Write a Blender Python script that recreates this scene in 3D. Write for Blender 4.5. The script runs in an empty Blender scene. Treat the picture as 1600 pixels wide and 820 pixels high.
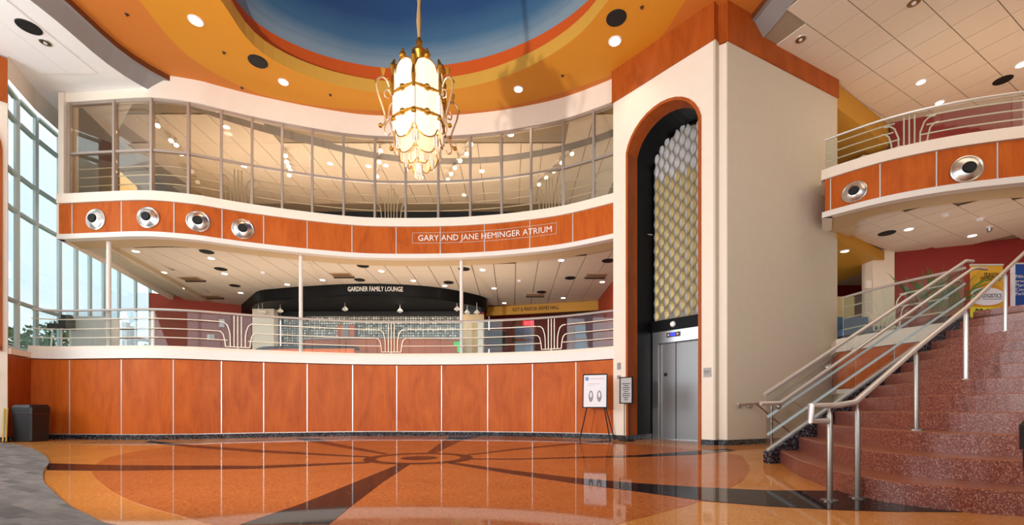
import bpy, bmesh, math, random
from mathutils import Vector, Matrix
random.seed(7)
S = bpy.context.scene
PI = math.pi

# ------------------------------------------------------------------ camera, world, lights, exposure
F, YH, HC = 700.0, 640.0, 0.66          # focal length in px of the 1600 px frame, eye-level row, eye height
cam = bpy.data.cameras.new('camera'); cam_o = bpy.data.objects.new('camera', cam); S.collection.objects.link(cam_o)
cam_o.location = (0, 0, HC); cam_o.rotation_euler = (PI / 2, 0, 0)
cam.sensor_fit = 'HORIZONTAL'; cam.sensor_width = 36; cam.lens = 36 * F / 1600; cam.shift_y = (YH - 410) / 1600
cam.clip_start = 0.05; cam.clip_end = 300
S.camera = cam_o
S.view_settings.view_transform = 'Standard'; S.view_settings.look = 'None'
S.view_settings.gamma = 1; S.view_settings.use_curve_mapping = False
S.view_settings.exposure = 0.0
try:
    S.cycles.max_bounces = 8; S.cycles.transparent_max_bounces = 24
    S.cycles.sample_clamp_indirect = 6; S.cycles.caustics_reflective = False; S.cycles.caustics_refractive = False
except Exception: pass

W = bpy.data.worlds.new('sky'); S.world = W; W.use_nodes = True
nt = W.node_tree; nt.nodes.clear()
wo = nt.nodes.new('ShaderNodeOutputWorld'); bg = nt.nodes.new('ShaderNodeBackground')
tc = nt.nodes.new('ShaderNodeTexCoord'); nz = nt.nodes.new('ShaderNodeTexNoise'); cr = nt.nodes.new('ShaderNodeValToRGB')
nz.inputs['Scale'].default_value = 3; nz.inputs['Detail'].default_value = 4
cr.color_ramp.elements[0].position = .35; cr.color_ramp.elements[0].color = (.60, .78, .93, 1)
cr.color_ramp.elements[1].position = .62; cr.color_ramp.elements[1].color = (.93, .97, 1, 1)
nt.links.new(tc.outputs['Generated'], nz.inputs['Vector']); nt.links.new(nz.outputs['Fac'], cr.inputs['Fac'])
nt.links.new(cr.outputs['Color'], bg.inputs['Color']); nt.links.new(bg.outputs['Background'], wo.inputs['Surface'])
bg.inputs['Strength'].default_value = 1.9

def light(name, kind, loc, energy, color=(1, 1, 1), target=None, **kw):
    l = bpy.data.lights.new(name, kind); l.energy = energy; l.color = color
    for k, v in kw.items(): setattr(l, k, v)
    o = bpy.data.objects.new(name, l); S.collection.objects.link(o); o.location = loc
    if target is not None:
        o.rotation_euler = (Vector(target) - Vector(loc)).to_track_quat('-Z', 'Y').to_euler()
    return o
WARM = (1, .80, .60)
# photographer's strobe standing left of the camera
light('strobe_lamp', 'AREA', (-3.3, 0.9, 1.55), 420, (1, .95, .9), (-1.2, 9, 7.2), shape='DISK', size=.16, spread=2.5)
# soft fill panels added as daylight from glazing behind and left of camera
light('entrance_daylight_fill', 'AREA', (-1, -5.6, 5.0), 380, (.96, .98, 1), (0, 9, 5.0), shape='RECTANGLE', size=14, size_y=4.5)
light('window_daylight_fill', 'AREA', (-12.4, 3.5, 4.0), 620, (.9, .96, 1), (-4, 6.5, 7.4), shape='RECTANGLE', size=9, size_y=5)
# added area lights hidden behind the parapets, aimed up to brighten the ceilings
light('gallery_ceiling_fill', 'AREA', (-4, 12.9, 5.6), 230, (1, .88, .76), (-4, 13.3, 9), shape='RECTANGLE', size=10, size_y=1.5)
light('mezzanine_ceiling_fill', 'AREA', (-4.5, 12.4, 2.1), 150, WARM, (-4.5, 12.8, 9), shape='RECTANGLE', size=11, size_y=1.5)
light('hall_ceiling_fill', 'AREA', (10.0, 8.9, 5.6), 26, WARM, (10, 9.0, 9), shape='RECTANGLE', size=4, size_y=1.2)
light('landing_ceiling_fill', 'AREA', (9.6, 8.8, 2.1), 28, WARM, (9.6, 9, 9), shape='RECTANGLE', size=3, size_y=1)
light('lounge_fill', 'AREA', (-4.6, 15.3, 4.18), 60, WARM, (-4.6, 15.6, 2), shape='RECTANGLE', size=6, size_y=.8)  # area light added under the canopy to brighten the bar
light('stair_hall_area', 'AREA', (9.2, 6.0, 7.5), 90, WARM, (8.2, 6, 2), shape='RECTANGLE', size=5, size_y=4)  # broad area light under the right ceiling, without a fixture

# ------------------------------------------------------------------ helpers
def lin(h):
    h = h.lstrip('#'); c = [int(h[i:i + 2], 16) / 255 for i in (0, 2, 4)]
    return tuple(((x / 12.92) if x <= .04045 else ((x + .055) / 1.055) ** 2.4) for x in c) + (1,)

def pt(x, y, H):                      # survey: photo row/column of a point whose height is known -> plan position
    Y = (H - HC) * F / (YH - y); return ((x - 800) / F * Y, Y)
def at(x, y, Y): return ((x - 800) / F * Y, Y, HC + (YH - y) / F * Y)

MATS = {}
def mat(name, col, rough=.5, metal=0, coat=0, emis=None, estr=0, spec=.5):
    if name in MATS: return MATS[name]
    m = bpy.data.materials.new(name); m.use_nodes = True; b = m.node_tree.nodes['Principled BSDF']
    b.inputs['Base Color'].default_value = lin(col); b.inputs['Roughness'].default_value = rough
    b.inputs['Metallic'].default_value = metal; b.inputs['Coat Weight'].default_value = coat
    b.inputs['Coat Roughness'].default_value = .08; b.inputs['Specular IOR Level'].default_value = spec
    if emis: b.inputs['Emission Color'].default_value = lin(emis); b.inputs['Emission Strength'].default_value = estr
    MATS[name] = m; return m
def nodes(m): return m.node_tree.nodes, m.node_tree.links, m.node_tree.nodes['Principled BSDF']
def ramp(N, stops):
    r = N.new('ShaderNodeValToRGB'); e = r.color_ramp.elements
    while len(e) < len(stops): e.new(.5)
    for k, (p, c) in enumerate(stops): e[k].position = p; e[k].color = lin(c)
    return r
def coords(N, L, scale, kind='Object'):
    t = N.new('ShaderNodeTexCoord'); mp = N.new('ShaderNodeMapping'); mp.inputs['Scale'].default_value = scale
    L.new(t.outputs[kind], mp.inputs['Vector']); return mp
def wood(name, a, b, c, rough=.5, coat=0):
    m = mat(name, a, rough, 0, coat, spec=.22); N, L, B = nodes(m)
    mp = coords(N, L, (1, 1, .28)); n = N.new('ShaderNodeTexNoise'); n.inputs['Scale'].default_value = 3.2
    n.inputs['Detail'].default_value = 7; n.inputs['Roughness'].default_value = .62; n.inputs['Distortion'].default_value = .8
    L.new(mp.outputs[0], n.inputs['Vector'])
    mp2 = coords(N, L, (40, 40, 1.3)); n2 = N.new('ShaderNodeTexNoise'); n2.inputs['Scale'].default_value = 2; n2.inputs['Detail'].default_value = 3
    L.new(mp2.outputs[0], n2.inputs['Vector'])
    mx = N.new('ShaderNodeMix'); mx.inputs['Factor'].default_value = .3
    L.new(n.outputs['Fac'], mx.inputs[2]); L.new(n2.outputs['Fac'], mx.inputs[3])
    r = ramp(N, [(.33, c), (.5, a), (.68, b)]); L.new(mx.outputs[0], r.inputs['Fac']); L.new(r.outputs['Color'], B.inputs['Base Color'])
    return m
def terrazzo(name, a, b, speck, scale=55, rough=.09, coat=.6, amount=.93, big='#f3e2c0', polish=0):
    m = mat(name, a, rough, 0, coat); N, L, B = nodes(m); B.inputs['Coat Roughness'].default_value = .03
    mp = coords(N, L, (1, 1, 1)); v = N.new('ShaderNodeTexVoronoi'); v.inputs['Scale'].default_value = scale
    L.new(mp.outputs[0], v.inputs['Vector']); sp = N.new('ShaderNodeSeparateColor'); L.new(v.outputs['Color'], sp.inputs[0])
    r = ramp(N, [(.0, a), (.55, b), (amount, speck)]); r.color_ramp.interpolation = 'CONSTANT' if amount < .9 else 'LINEAR'
    L.new(sp.outputs[0], r.inputs['Fac'])
    n = N.new('ShaderNodeTexNoise'); n.inputs['Scale'].default_value = 1.1; n.inputs['Detail'].default_value = 4; L.new(mp.outputs[0], n.inputs['Vector'])
    mx = N.new('ShaderNodeMix'); mx.data_type = 'RGBA'; mx.inputs['Factor'].default_value = .25; mx.blend_type = 'OVERLAY'
    L.new(r.outputs['Color'], mx.inputs[6]); L.new(n.outputs['Fac'], mx.inputs[7])
    v2 = N.new('ShaderNodeTexVoronoi'); v2.inputs['Scale'].default_value = 9; L.new(mp.outputs[0], v2.inputs['Vector'])
    lt = N.new('ShaderNodeMath'); lt.operation = 'LESS_THAN'; lt.inputs[1].default_value = .055; L.new(v2.outputs['Distance'], lt.inputs[0])
    mx2 = N.new('ShaderNodeMix'); mx2.data_type = 'RGBA'; L.new(lt.outputs[0], mx2.inputs['Factor'])
    L.new(mx.outputs[2], mx2.inputs[6]); mx2.inputs[7].default_value = lin(big)
    L.new(mx2.outputs[2], B.inputs['Base Color'])
    if polish:                                        # honed slab: diffuse stone under a thin sealed surface
        d = N.new('ShaderNodeBsdfDiffuse'); g = N.new('ShaderNodeBsdfGlossy'); g.inputs['Roughness'].default_value = .04; fr = N.new('ShaderNodeFresnel'); fr.inputs['IOR'].default_value = 1.45
        k = N.new('ShaderNodeMath'); k.operation = 'MULTIPLY'; k.inputs[1].default_value = polish; ms = N.new('ShaderNodeMixShader')
        L.new(mx2.outputs[2], d.inputs['Color']); L.new(fr.outputs[0], k.inputs[0]); L.new(k.outputs[0], ms.inputs[0]); L.new(d.outputs[0], ms.inputs[1]); L.new(g.outputs[0], ms.inputs[2])
        L.new(ms.outputs[0], [n_ for n_ in N if n_.type == 'OUTPUT_MATERIAL'][0].inputs['Surface'])
    return m
def brushed(name, col, rough=.3):
    m = mat(name, col, rough, 1); N, L, B = nodes(m); mp = coords(N, L, (120, 120, 2)); n = N.new('ShaderNodeTexNoise'); n.inputs['Scale'].default_value = 2
    L.new(mp.outputs[0], n.inputs['Vector']); mr = N.new('ShaderNodeMapRange'); mr.inputs[3].default_value = rough - .08; mr.inputs[4].default_value = rough + .12
    L.new(n.outputs['Fac'], mr.inputs[0]); L.new(mr.outputs[0], B.inputs['Roughness']); return m
def plaster(name, col, rough=.75, amp=.04, scale=6):
    m = mat(name, col, rough); N, L, B = nodes(m); mp = coords(N, L, (1, 1, 1)); n = N.new('ShaderNodeTexNoise'); n.inputs['Scale'].default_value = scale; n.inputs['Detail'].default_value = 5
    L.new(mp.outputs[0], n.inputs['Vector']); hs = N.new('ShaderNodeHueSaturation'); hs.inputs['Color'].default_value = lin(col)
    mr = N.new('ShaderNodeMapRange'); mr.inputs[3].default_value = 1 - amp; mr.inputs[4].default_value = 1 + amp
    L.new(n.outputs['Fac'], mr.inputs[0]); L.new(mr.outputs[0], hs.inputs['Value']); L.new(hs.outputs[0], B.inputs['Base Color']); return m
def glass(name, tint='#f2f8f6', base=.03, gain=.55):
    m = bpy.data.materials.new(name); m.use_nodes = True; N = m.node_tree.nodes; L = m.node_tree.links; N.clear()
    o = N.new('ShaderNodeOutputMaterial'); mx = N.new('ShaderNodeMixShader'); t = N.new('ShaderNodeBsdfTransparent'); g = N.new('ShaderNodeBsdfGlossy')
    t.inputs['Color'].default_value = lin(tint); g.inputs['Roughness'].default_value = 0
    fr = N.new('ShaderNodeFresnel'); fr.inputs['IOR'].default_value = 1.45
    ma = N.new('ShaderNodeMath'); ma.operation = 'MULTIPLY_ADD'; ma.inputs[1].default_value = gain; ma.inputs[2].default_value = base
    L.new(fr.outputs[0], ma.inputs[0]); L.new(ma.outputs[0], mx.inputs[0]); L.new(t.outputs[0], mx.inputs[1]); L.new(g.outputs[0], mx.inputs[2]); L.new(mx.outputs[0], o.inputs[0])
    MATS[name] = m; return m

M_wood = wood('cherry_wood', '#ba5816', '#c86720', '#a2480e')
M_wooddark = wood('cherry_trim', '#a8511b', '#b55c23', '#914312')
M_cream = plaster('cream_paint', '#efdfc9'); M_creamw = plaster('warm_white_paint', '#f1e3d2')
M_greige = plaster('greige_paint', '#cfc4b0')
M_trim = mat('white_trim', '#e9e2da', .4); M_alu = mat('painted_aluminium', '#d6d3cf', .35, .3)
M_mull = mat('mullion_metal', '#b9aba0', .4, .5); M_curtain = mat('curtain_wall_aluminium', '#c9d9da', .4, .25)
M_gran = terrazzo('black_granite', '#0c0d10', '#16181d', '#5d646d', 60, .12, .5, .95, '#cfd6dd')
M_orangefl = terrazzo('ochre_terrazzo', '#d9914a', '#e09c56', '#cc8238', 90, .1, .6, .95, '#f6e6c8', polish=.8)
M_redfl = terrazzo('rust_terrazzo', '#bd6c38', '#c67844', '#ad5c2c', 70, .1, .6, .93, '#e0c090', polish=.68)
M_blackfl = terrazzo('charcoal_terrazzo', '#2a1f1d', '#35292a', '#1a1416', 60, .1, .6, .93, '#b9a070', polish=.68)
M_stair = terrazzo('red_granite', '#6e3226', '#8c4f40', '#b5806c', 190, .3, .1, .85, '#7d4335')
M_tread = terrazzo('red_granite_pale', '#8a4327', '#9c5332', '#a9704c', 190, .3, .1, .90, '#8a4434')  # same finish as the risers, in lighter and warmer colours
M_tile = plaster('acoustic_tile', '#e2d3c2', .9, .03, 40); M_tilew = plaster('white_tile', '#fbfaf9', .9, .02, 40)
M_back = plaster('tile_backing', '#a39480', .9); M_backw = plaster('white_backing', '#f8f7f5', .9)
M_soff = plaster('tan_soffit', '#cdb48e', .8)
M_och = plaster('ochre_ceiling', '#d8901f', .7, .02); M_orc = plaster('orange_ceiling', '#cf7a2c', .7, .02)
M_lip = plaster('pale_ochre_lip', '#dba03c', .7, .02); M_cove = plaster('bright_orange_cove', '#dd5a12', .6, .02)  # lip is a paler ochre, carrying the light on its upright face
M_greyf = plaster('grey_fascia', '#8f8a88', .7, .03); M_brown = plaster('brown_reveal', '#6d3a1a', .6)
M_red = plaster('oxblood_paint', '#8c2018', .6); M_redl = plaster('brick_red_paint', '#a53a20', .6); M_gold = plaster('gold_paint', '#c8902c', .6)
M_navy = plaster('navy_paint', '#16202f', .6); M_slate = plaster('slate_paint', '#6b6a70', .7)
M_black = mat('black_laminate', '#08080a', .5, 0, 0, spec=.2); M_blackm = mat('matt_black', '#0b0b0c', .7)
M_steel = brushed('brushed_steel', '#b5b4b3', .3); M_door = brushed('door_steel', '#8f8d8c', .34); M_door.node_tree.nodes['Principled BSDF'].inputs['Metallic'].default_value = .55; M_rail = mat('satin_rail', '#d5d0cb', .33, .6)
M_stl2 = mat('dark_satin_steel', '#8f857d', .3, .85); M_bar = mat('cream_bar', '#e9dfcb', .4, .2); M_gold2 = mat('antique_gold', '#b5832f', .3, .9)
M_glass = glass('clear_glass', '#f6fafa', .02, .35); M_gl2 = glass('gallery_glass', '#f4efe6', .02, .35); M_gl3 = glass('rail_glass', '#f5f9f8', .015, .25)
M_lens = mat('lamp_lens', '#fff2dd', .5, 0, 0, '#fff0d8', 9); M_frost = mat('frosted_band', '#bfd5d6', .5)
M_sil = mat('silver_lattice', '#dcdcde', .35, .3); M_gl_l = mat('gold_lattice', '#cdb87c', .4, .3)
M_white = mat('white_board', '#ece8ec', .6); M_blue = mat('banner_blue', '#17489b', .6); M_yel = mat('banner_yellow', '#e3ac32', .6)
M_leaf = plaster('green_leaf', '#3f7a26', .6, .25, 9); M_bark = plaster('tree_bark', '#4d4238', .9)
M_leafd = plaster('tree_leaf', '#3f6a3a', .8, .3, 3)

def dome_mat():
    m = mat('sky_mural', '#1c4a7a', .8); N, L, B = nodes(m); t = N.new('ShaderNodeTexCoord'); s = N.new('ShaderNodeSeparateXYZ')
    n = N.new('ShaderNodeTexNoise'); n.inputs['Scale'].default_value = .7; n.inputs['Detail'].default_value = 4
    L.new(t.outputs['Object'], s.inputs[0]); L.new(t.outputs['Object'], n.inputs['Vector'])
    a = N.new('ShaderNodeMath'); a.operation = 'MULTIPLY_ADD'; a.inputs[1].default_value = .35; L.new(n.outputs['Fac'], a.inputs[0]); L.new(s.outputs['Z'], a.inputs[2])
    r = ramp(N, [(.0, '#8496a2'), (.12, '#8496a2'), (.26, '#3b6687'), (.42, '#144477'), (1, '#10396b')])
    mr = N.new('ShaderNodeMapRange'); mr.inputs[1].default_value = 0; mr.inputs[2].default_value = 2.6
    L.new(a.outputs[0], mr.inputs[0]); L.new(mr.outputs[0], r.inputs['Fac']); L.new(r.outputs['Color'], B.inputs['Base Color']); return m
M_dome = dome_mat()
def carpet_mat():
    m = mat('grey_carpet', '#6f6a66', .95); N, L, B = nodes(m)
    mp = coords(N, L, (1, 1, 1)); br = N.new('ShaderNodeTexBrick'); br.inputs['Scale'].default_value = 1.6; br.inputs['Mortar Size'].default_value = 0
    br.inputs['Color1'].default_value = lin('#817b77'); br.inputs['Color2'].default_value = lin('#5c5855'); br.inputs['Row Height'].default_value = .12
    mp.inputs['Rotation'].default_value = (0, 0, .5); L.new(mp.outputs[0], br.inputs['Vector'])
    n = N.new('ShaderNodeTexNoise'); n.inputs['Scale'].default_value = 14; mp2 = coords(N, L, (1, 8, 1)); mp2.inputs['Rotation'].default_value = (0, 0, .5); L.new(mp2.outputs[0], n.inputs['Vector'])
    mx = N.new('ShaderNodeMix'); mx.data_type = 'RGBA'; mx.blend_type = 'OVERLAY'; mx.inputs['Factor'].default_value = .8
    L.new(br.outputs['Color'], mx.inputs[6]); L.new(n.outputs['Fac'], mx.inputs[7]); L.new(mx.outputs[2], B.inputs['Base Color']); return m
M_carpet = carpet_mat()
def mosaic_mat():
    m = mat('glass_mosaic', '#0b0b0b', .2); N, L, B = nodes(m)
    mp = coords(N, L, (1, 1, 1)); mp.inputs['Rotation'].default_value = (PI / 2, 0, 0)
    br = N.new('ShaderNodeTexBrick'); br.offset = 0; br.inputs['Scale'].default_value = 9; br.inputs['Brick Width'].default_value = .8; br.inputs['Row Height'].default_value = .8
    br.inputs['Mortar Size'].default_value = .13; br.inputs['Color1'].default_value = lin('#c9cdc2'); br.inputs['Color2'].default_value = lin('#4a4842'); br.inputs['Mortar'].default_value = lin('#090909')
    L.new(mp.outputs[0], br.inputs['Vector']); L.new(br.outputs['Color'], B.inputs['Base Color']); return m
M_mosaic = mosaic_mat()

# ---- objects
def props(o, label=None, cat=None, group=None, kind=None):
    if label: o['label'] = label
    if cat: o['category'] = cat
    if group: o['group'] = group
    if kind: o['kind'] = kind
    return o
def thing(name, loc=(0, 0, 0), label=None, cat=None, group=None, kind=None, rz=0):
    o = bpy.data.objects.new(name, None); o.empty_display_size = .1; S.collection.objects.link(o)
    o.location = loc; o.rotation_euler = (0, 0, rz); return props(o, label, cat, group, kind)
def abs_loc(o):
    v = Vector((0, 0, 0))
    while o is not None: v += o.location; o = o.parent
    return v
class MB:
    def __init__(s): s.v = []; s.f = []
    def add(s, vs, fs):
        n = len(s.v); s.v += [tuple(v) for v in vs]; s.f += [tuple(i + n for i in f) for f in fs]; return s
    def box(s, x0, y0, z0, x1, y1, z1):
        return s.add([(x0, y0, z0), (x1, y0, z0), (x1, y1, z0), (x0, y1, z0), (x0, y0, z1), (x1, y0, z1), (x1, y1, z1), (x0, y1, z1)],
                     [(0, 3, 2, 1), (4, 5, 6, 7), (0, 1, 5, 4), (1, 2, 6, 5), (2, 3, 7, 6), (3, 0, 4, 7)])
    def beam(s, p, q, w, d, up=(0, 0, 1)):          # bar of section w x d between two points
        p = Vector(p); q = Vector(q); t = (q - p).normalized(); u = Vector(up)
        if abs(t.dot(u)) > .99: u = Vector((0, 1, 0))
        a = t.cross(u).normalized(); b = a.cross(t)
        vs = [c + a * (i * w / 2) + b * (j * d / 2) for c in (p, q) for i, j in ((-1, -1), (1, -1), (1, 1), (-1, 1))]
        return s.add(vs, [(0, 1, 2, 3), (7, 6, 5, 4), (0, 4, 5, 1), (1, 5, 6, 2), (2, 6, 7, 3), (3, 7, 4, 0)])
    def tube(s, pts, r, n=10, cap=True):
        pts = [Vector(p) for p in pts]; rr = r if isinstance(r, (list, tuple)) else [r] * len(pts); base = len(s.v); prev = None
        for k, p in enumerate(pts):
            t = ((pts[min(k + 1, len(pts) - 1)] - p).normalized() + (p - pts[max(k - 1, 0)]).normalized())
            t = t.normalized() if t.length > 1e-6 else Vector((0, 0, 1))
            if prev is None: u = t.orthogonal().normalized()
            else: u = (prev - t * prev.dot(t)).normalized()
            prev = u; w = t.cross(u)
            for i in range(n):
                a = 2 * PI * i / n; s.v.append(tuple(p + (u * math.cos(a) + w * math.sin(a)) * rr[k]))
        for k in range(len(pts) - 1):
            for i in range(n):
                a = base + k * n + i; b = base + k * n + (i + 1) % n; s.f.append((a, b, b + n, a + n))
        if cap:
            s.f.append(tuple(base + i for i in range(n))[::-1]); s.f.append(tuple(base + (len(pts) - 1) * n + i for i in range(n)))
        return s
    def lathe(s, prof, c=(0, 0, 0), n=24, axis=None):   # profile of (r, z)
        base = len(s.v); R = Matrix.Identity(3)
        if axis is not None: R = Vector((0, 0, 1)).rotation_difference(Vector(axis)).to_matrix()
        for r, z in prof:
            for i in range(n):
                a = 2 * PI * i / n; s.v.append(tuple(Vector(c) + R @ Vector((r * math.cos(a), r * math.sin(a), z))))
        for k in range(len(prof) - 1):
            for i in range(n):
                a = base + k * n + i; b = base + k * n + (i + 1) % n; s.f.append((a, b, b + n, a + n))
        s.f.append(tuple(base + i for i in range(n))[::-1]); s.f.append(tuple(base + (len(prof) - 1) * n + i for i in range(n)))
        return s
    def ball(s, c, r, n=8, sq=(1, 1, 1)):
        prof = [(math.sin(PI * k / n), -math.cos(PI * k / n)) for k in range(n + 1)]; base = len(s.v); m = n + 2
        for a, z in prof:
            for i in range(m): t = 2 * PI * i / m; s.v.append((c[0] + max(a, .02) * r * math.cos(t) * sq[0], c[1] + max(a, .02) * r * math.sin(t) * sq[1], c[2] + z * r * sq[2]))
        for k in range(n):
            for i in range(m):
                a = base + k * m + i; b = base + k * m + (i + 1) % m; s.f.append((a, b, b + m, a + m))
        return s
    def ribbon(s, line, o0, o1, z0, z1):             # wall following a plan line; offsets positive = away from the viewer side
        A = offset(line, o0); B = offset(line, o1); n = len(line); base = len(s.v)
        for a, b in zip(A, B): s.v += [(a[0], a[1], z0), (a[0], a[1], z1), (b[0], b[1], z1), (b[0], b[1], z0)]
        for k in range(n - 1):
            for i in range(4):
                j = (i + 1) % 4; s.f.append((base + 4 * k + i, base + 4 * k + j, base + 4 * k + 4 + j, base + 4 * k + 4 + i))
        s.f.append((base, base + 3, base + 2, base + 1)); e = base + 4 * (n - 1); s.f.append((e, e + 1, e + 2, e + 3)); return s
    def prism(s, poly, z0, z1):
        n = len(poly); base = len(s.v); s.v += [(p[0], p[1], z0) for p in poly] + [(p[0], p[1], z1) for p in poly]
        s.f.append(tuple(base + i for i in range(n))[::-1]); s.f.append(tuple(base + n + i for i in range(n)))
        for i in range(n): j = (i + 1) % n; s.f.append((base + i, base + j, base + n + j, base + n + i))
        return s
    def ringstrip(s, A, B):                          # closed or open strip between two equal-length 3D lines
        n = len(A); base = len(s.v); s.v += [tuple(p) for p in A] + [tuple(p) for p in B]
        for i in range(n - 1): s.f.append((base + i, base + i + 1, base + n + i + 1, base + n + i))
        return s
    def build(s, name, m, parent=None, local=False, smooth=False, label=None, kind=None, xf=None):
        off = Vector((0, 0, 0)) if (local or parent is None) else abs_loc(parent)
        me = bpy.data.meshes.new(name)
        vs = [xf(Vector(v)) for v in s.v] if xf else [Vector(v) for v in s.v]
        me.from_pydata([v - off for v in vs], [], s.f)
        bm = bmesh.new(); bm.from_mesh(me); bmesh.ops.recalc_face_normals(bm, faces=bm.faces)
        big = [f for f in bm.faces if len(f.verts) > 12]
        if big: bmesh.ops.triangulate(bm, faces=big)
        bm.to_mesh(me); bm.free()
        if smooth:
            for p in me.polygons: p.use_smooth = True
            try: me.set_sharp_from_angle(angle=.7)
            except Exception: pass
        me.materials.append(m); o = bpy.data.objects.new(name, me); S.collection.objects.link(o)
        if parent is not None: o.parent = parent
        return props(o, label, kind=kind)
def offset(line, d):
    if d == 0: return list(line)
    out = []; n = len(line)
    for i, p in enumerate(line):
        a = line[max(i - 1, 0)]; b = line[min(i + 1, n - 1)]; tx, ty = b[0] - a[0], b[1] - a[1]; l = math.hypot(tx, ty) or 1
        out.append((p[0] - ty / l * d, p[1] + tx / l * d))
    return out
def spline(P, k=8):
    out = []; n = len(P)
    for i in range(n - 1):
        p0, p1, p2, p3 = P[max(i - 1, 0)], P[i], P[i + 1], P[min(i + 2, n - 1)]
        for j in range(k):
            t = j / k
            out.append(tuple(.5 * (2 * b + (c - a) * t + (2 * a - 5 * b + 4 * c - d) * t * t + (3 * b - a - 3 * c + d) * t ** 3) for a, b, c, d in zip(p0, p1, p2, p3)))
    out.append(tuple(P[-1])); return out
def col_of(p): return 800 + F * p[0] / p[1]
def cut(line, x0, x1):                               # the stretch of a plan line seen between two columns
    return seg(line, sx(line, x0), sx(line, x1))
def sx(line, x):
    for i in range(len(line) - 1):
        a, b = col_of(line[i]), col_of(line[i + 1])
        if (a - x) * (b - x) <= 0 and a != b: return i + (x - a) / (b - a)
    return 0.0 if abs(col_of(line[0]) - x) < abs(col_of(line[-1]) - x) else float(len(line) - 1)
def P(line, s):
    i = min(int(s), len(line) - 2); t = s - i; return tuple(a + (b - a) * t for a, b in zip(line[i], line[i + 1]))
def seg(line, s0, s1):
    return [P(line, s0)] + [line[i] for i in range(int(math.floor(s0)) + 1, int(math.ceil(s1))) if s0 + .02 < i < s1 - .02] + [P(line, s1)]
def shrink(line, g):                                 # trims g metres from both ends
    def trim(l):
        d = math.dist(l[0], l[1])
        while d < g and len(l) > 2: l = l[1:]; d = math.dist(l[0], l[1])
        t = min(g / d, .9); return [tuple(a + (b - a) * t for a, b in zip(l[0], l[1]))] + l[1:]
    return trim(trim(list(line))[::-1])[::-1]
def copy_tree(o, parent=None):
    c = o.copy(); S.collection.objects.link(c)
    if parent is not None: c.parent = parent
    for ch in list(o.children): copy_tree(ch, c)
    return c
def text(name, body, size, m, parent, xf, ext=.004, align='CENTER', label=None, width=None):
    cu = bpy.data.curves.new(name, 'FONT'); cu.body = body; cu.size = size; cu.extrude = ext; cu.align_x = align; cu.resolution_u = 2
    o = bpy.data.objects.new(name, cu); S.collection.objects.link(o)
    dg = bpy.context.evaluated_depsgraph_get(); me = bpy.data.meshes.new_from_object(o.evaluated_get(dg)); bpy.data.objects.remove(o)
    xs = [v.co.x for v in me.vertices] or [0]; k = 1 if not width else width / (max(xs) - min(xs))
    off = abs_loc(parent) if parent is not None else Vector((0, 0, 0))
    for v in me.vertices: v.co = xf(Vector((v.co.x * k, v.co.y, v.co.z))) - off
    me.materials.append(m); t = bpy.data.objects.new(name, me); S.collection.objects.link(t); t.parent = parent
    return props(t, label)
def frame_xf(origin, ux, uz=(0, 0, 1)):              # local (x, y, depth) -> world; x along ux, y up uz, z towards the viewer
    o = Vector(origin); a = Vector(ux).normalized(); b = Vector(uz).normalized(); c = a.cross(b)
    return lambda v: o + a * v.x + b * v.y + c * v.z

# ------------------------------------------------------------------ plan lines
FRONT = spline([(-10.7, 9.92), (-10.2, 10.07), (-9.3, 10.0), (-8.08, 9.92), (-7.2, 10.1), (-6.70, 10.33), (-6.05, 10.62), (-4.98, 11.0), (-3.88, 11.28),
                (-2.9, 11.35), (-1.77, 11.33), (-.97, 11.25), (0, 11.06), (1.22, 10.66), (2.42, 9.95)], 6)
TA, TB = Vector((2.26, 10.0, 0)), Vector((3.73, 8.3, 0))         # elevator tower front face
TU = (TB - TA).normalized(); TN = Vector((-TU.y, TU.x, 0))       # TN points into the tower
if TN.y < 0: TN = -TN
TW = (TB - TA).length
TC = Vector((7.11, 9.80, 0)); TD = Vector((4.02, 8.3, 0))
RB = [(6.72, 9.66)] + spline([(6.22, 8.94), (6.84, 8.33), (7.52, 7.93), (8.3, 7.66), (9.1, 7.5), (10.6, 7.42), (12.5, 7.5)], 5)   # right balcony
RM = [(6.95, 9.72)] + spline([(6.57, 9.03), (6.66, 8.45), (6.80, 7.94), (7.06, 7.32), (7.12, 7.1)], 5)                             # right mezzanine
HCEIL = 7.86; HOR = 8.2; HS = 4.6; HM = 1.95

# ------------------------------------------------------------------ floor
floor = MB().box(-16, -6, -.2, 15, 12, 0).build('floor', M_orangefl, kind='structure')
def fl(pts, h=0): return [pt(x, y, h) for x, y in pts]
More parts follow.
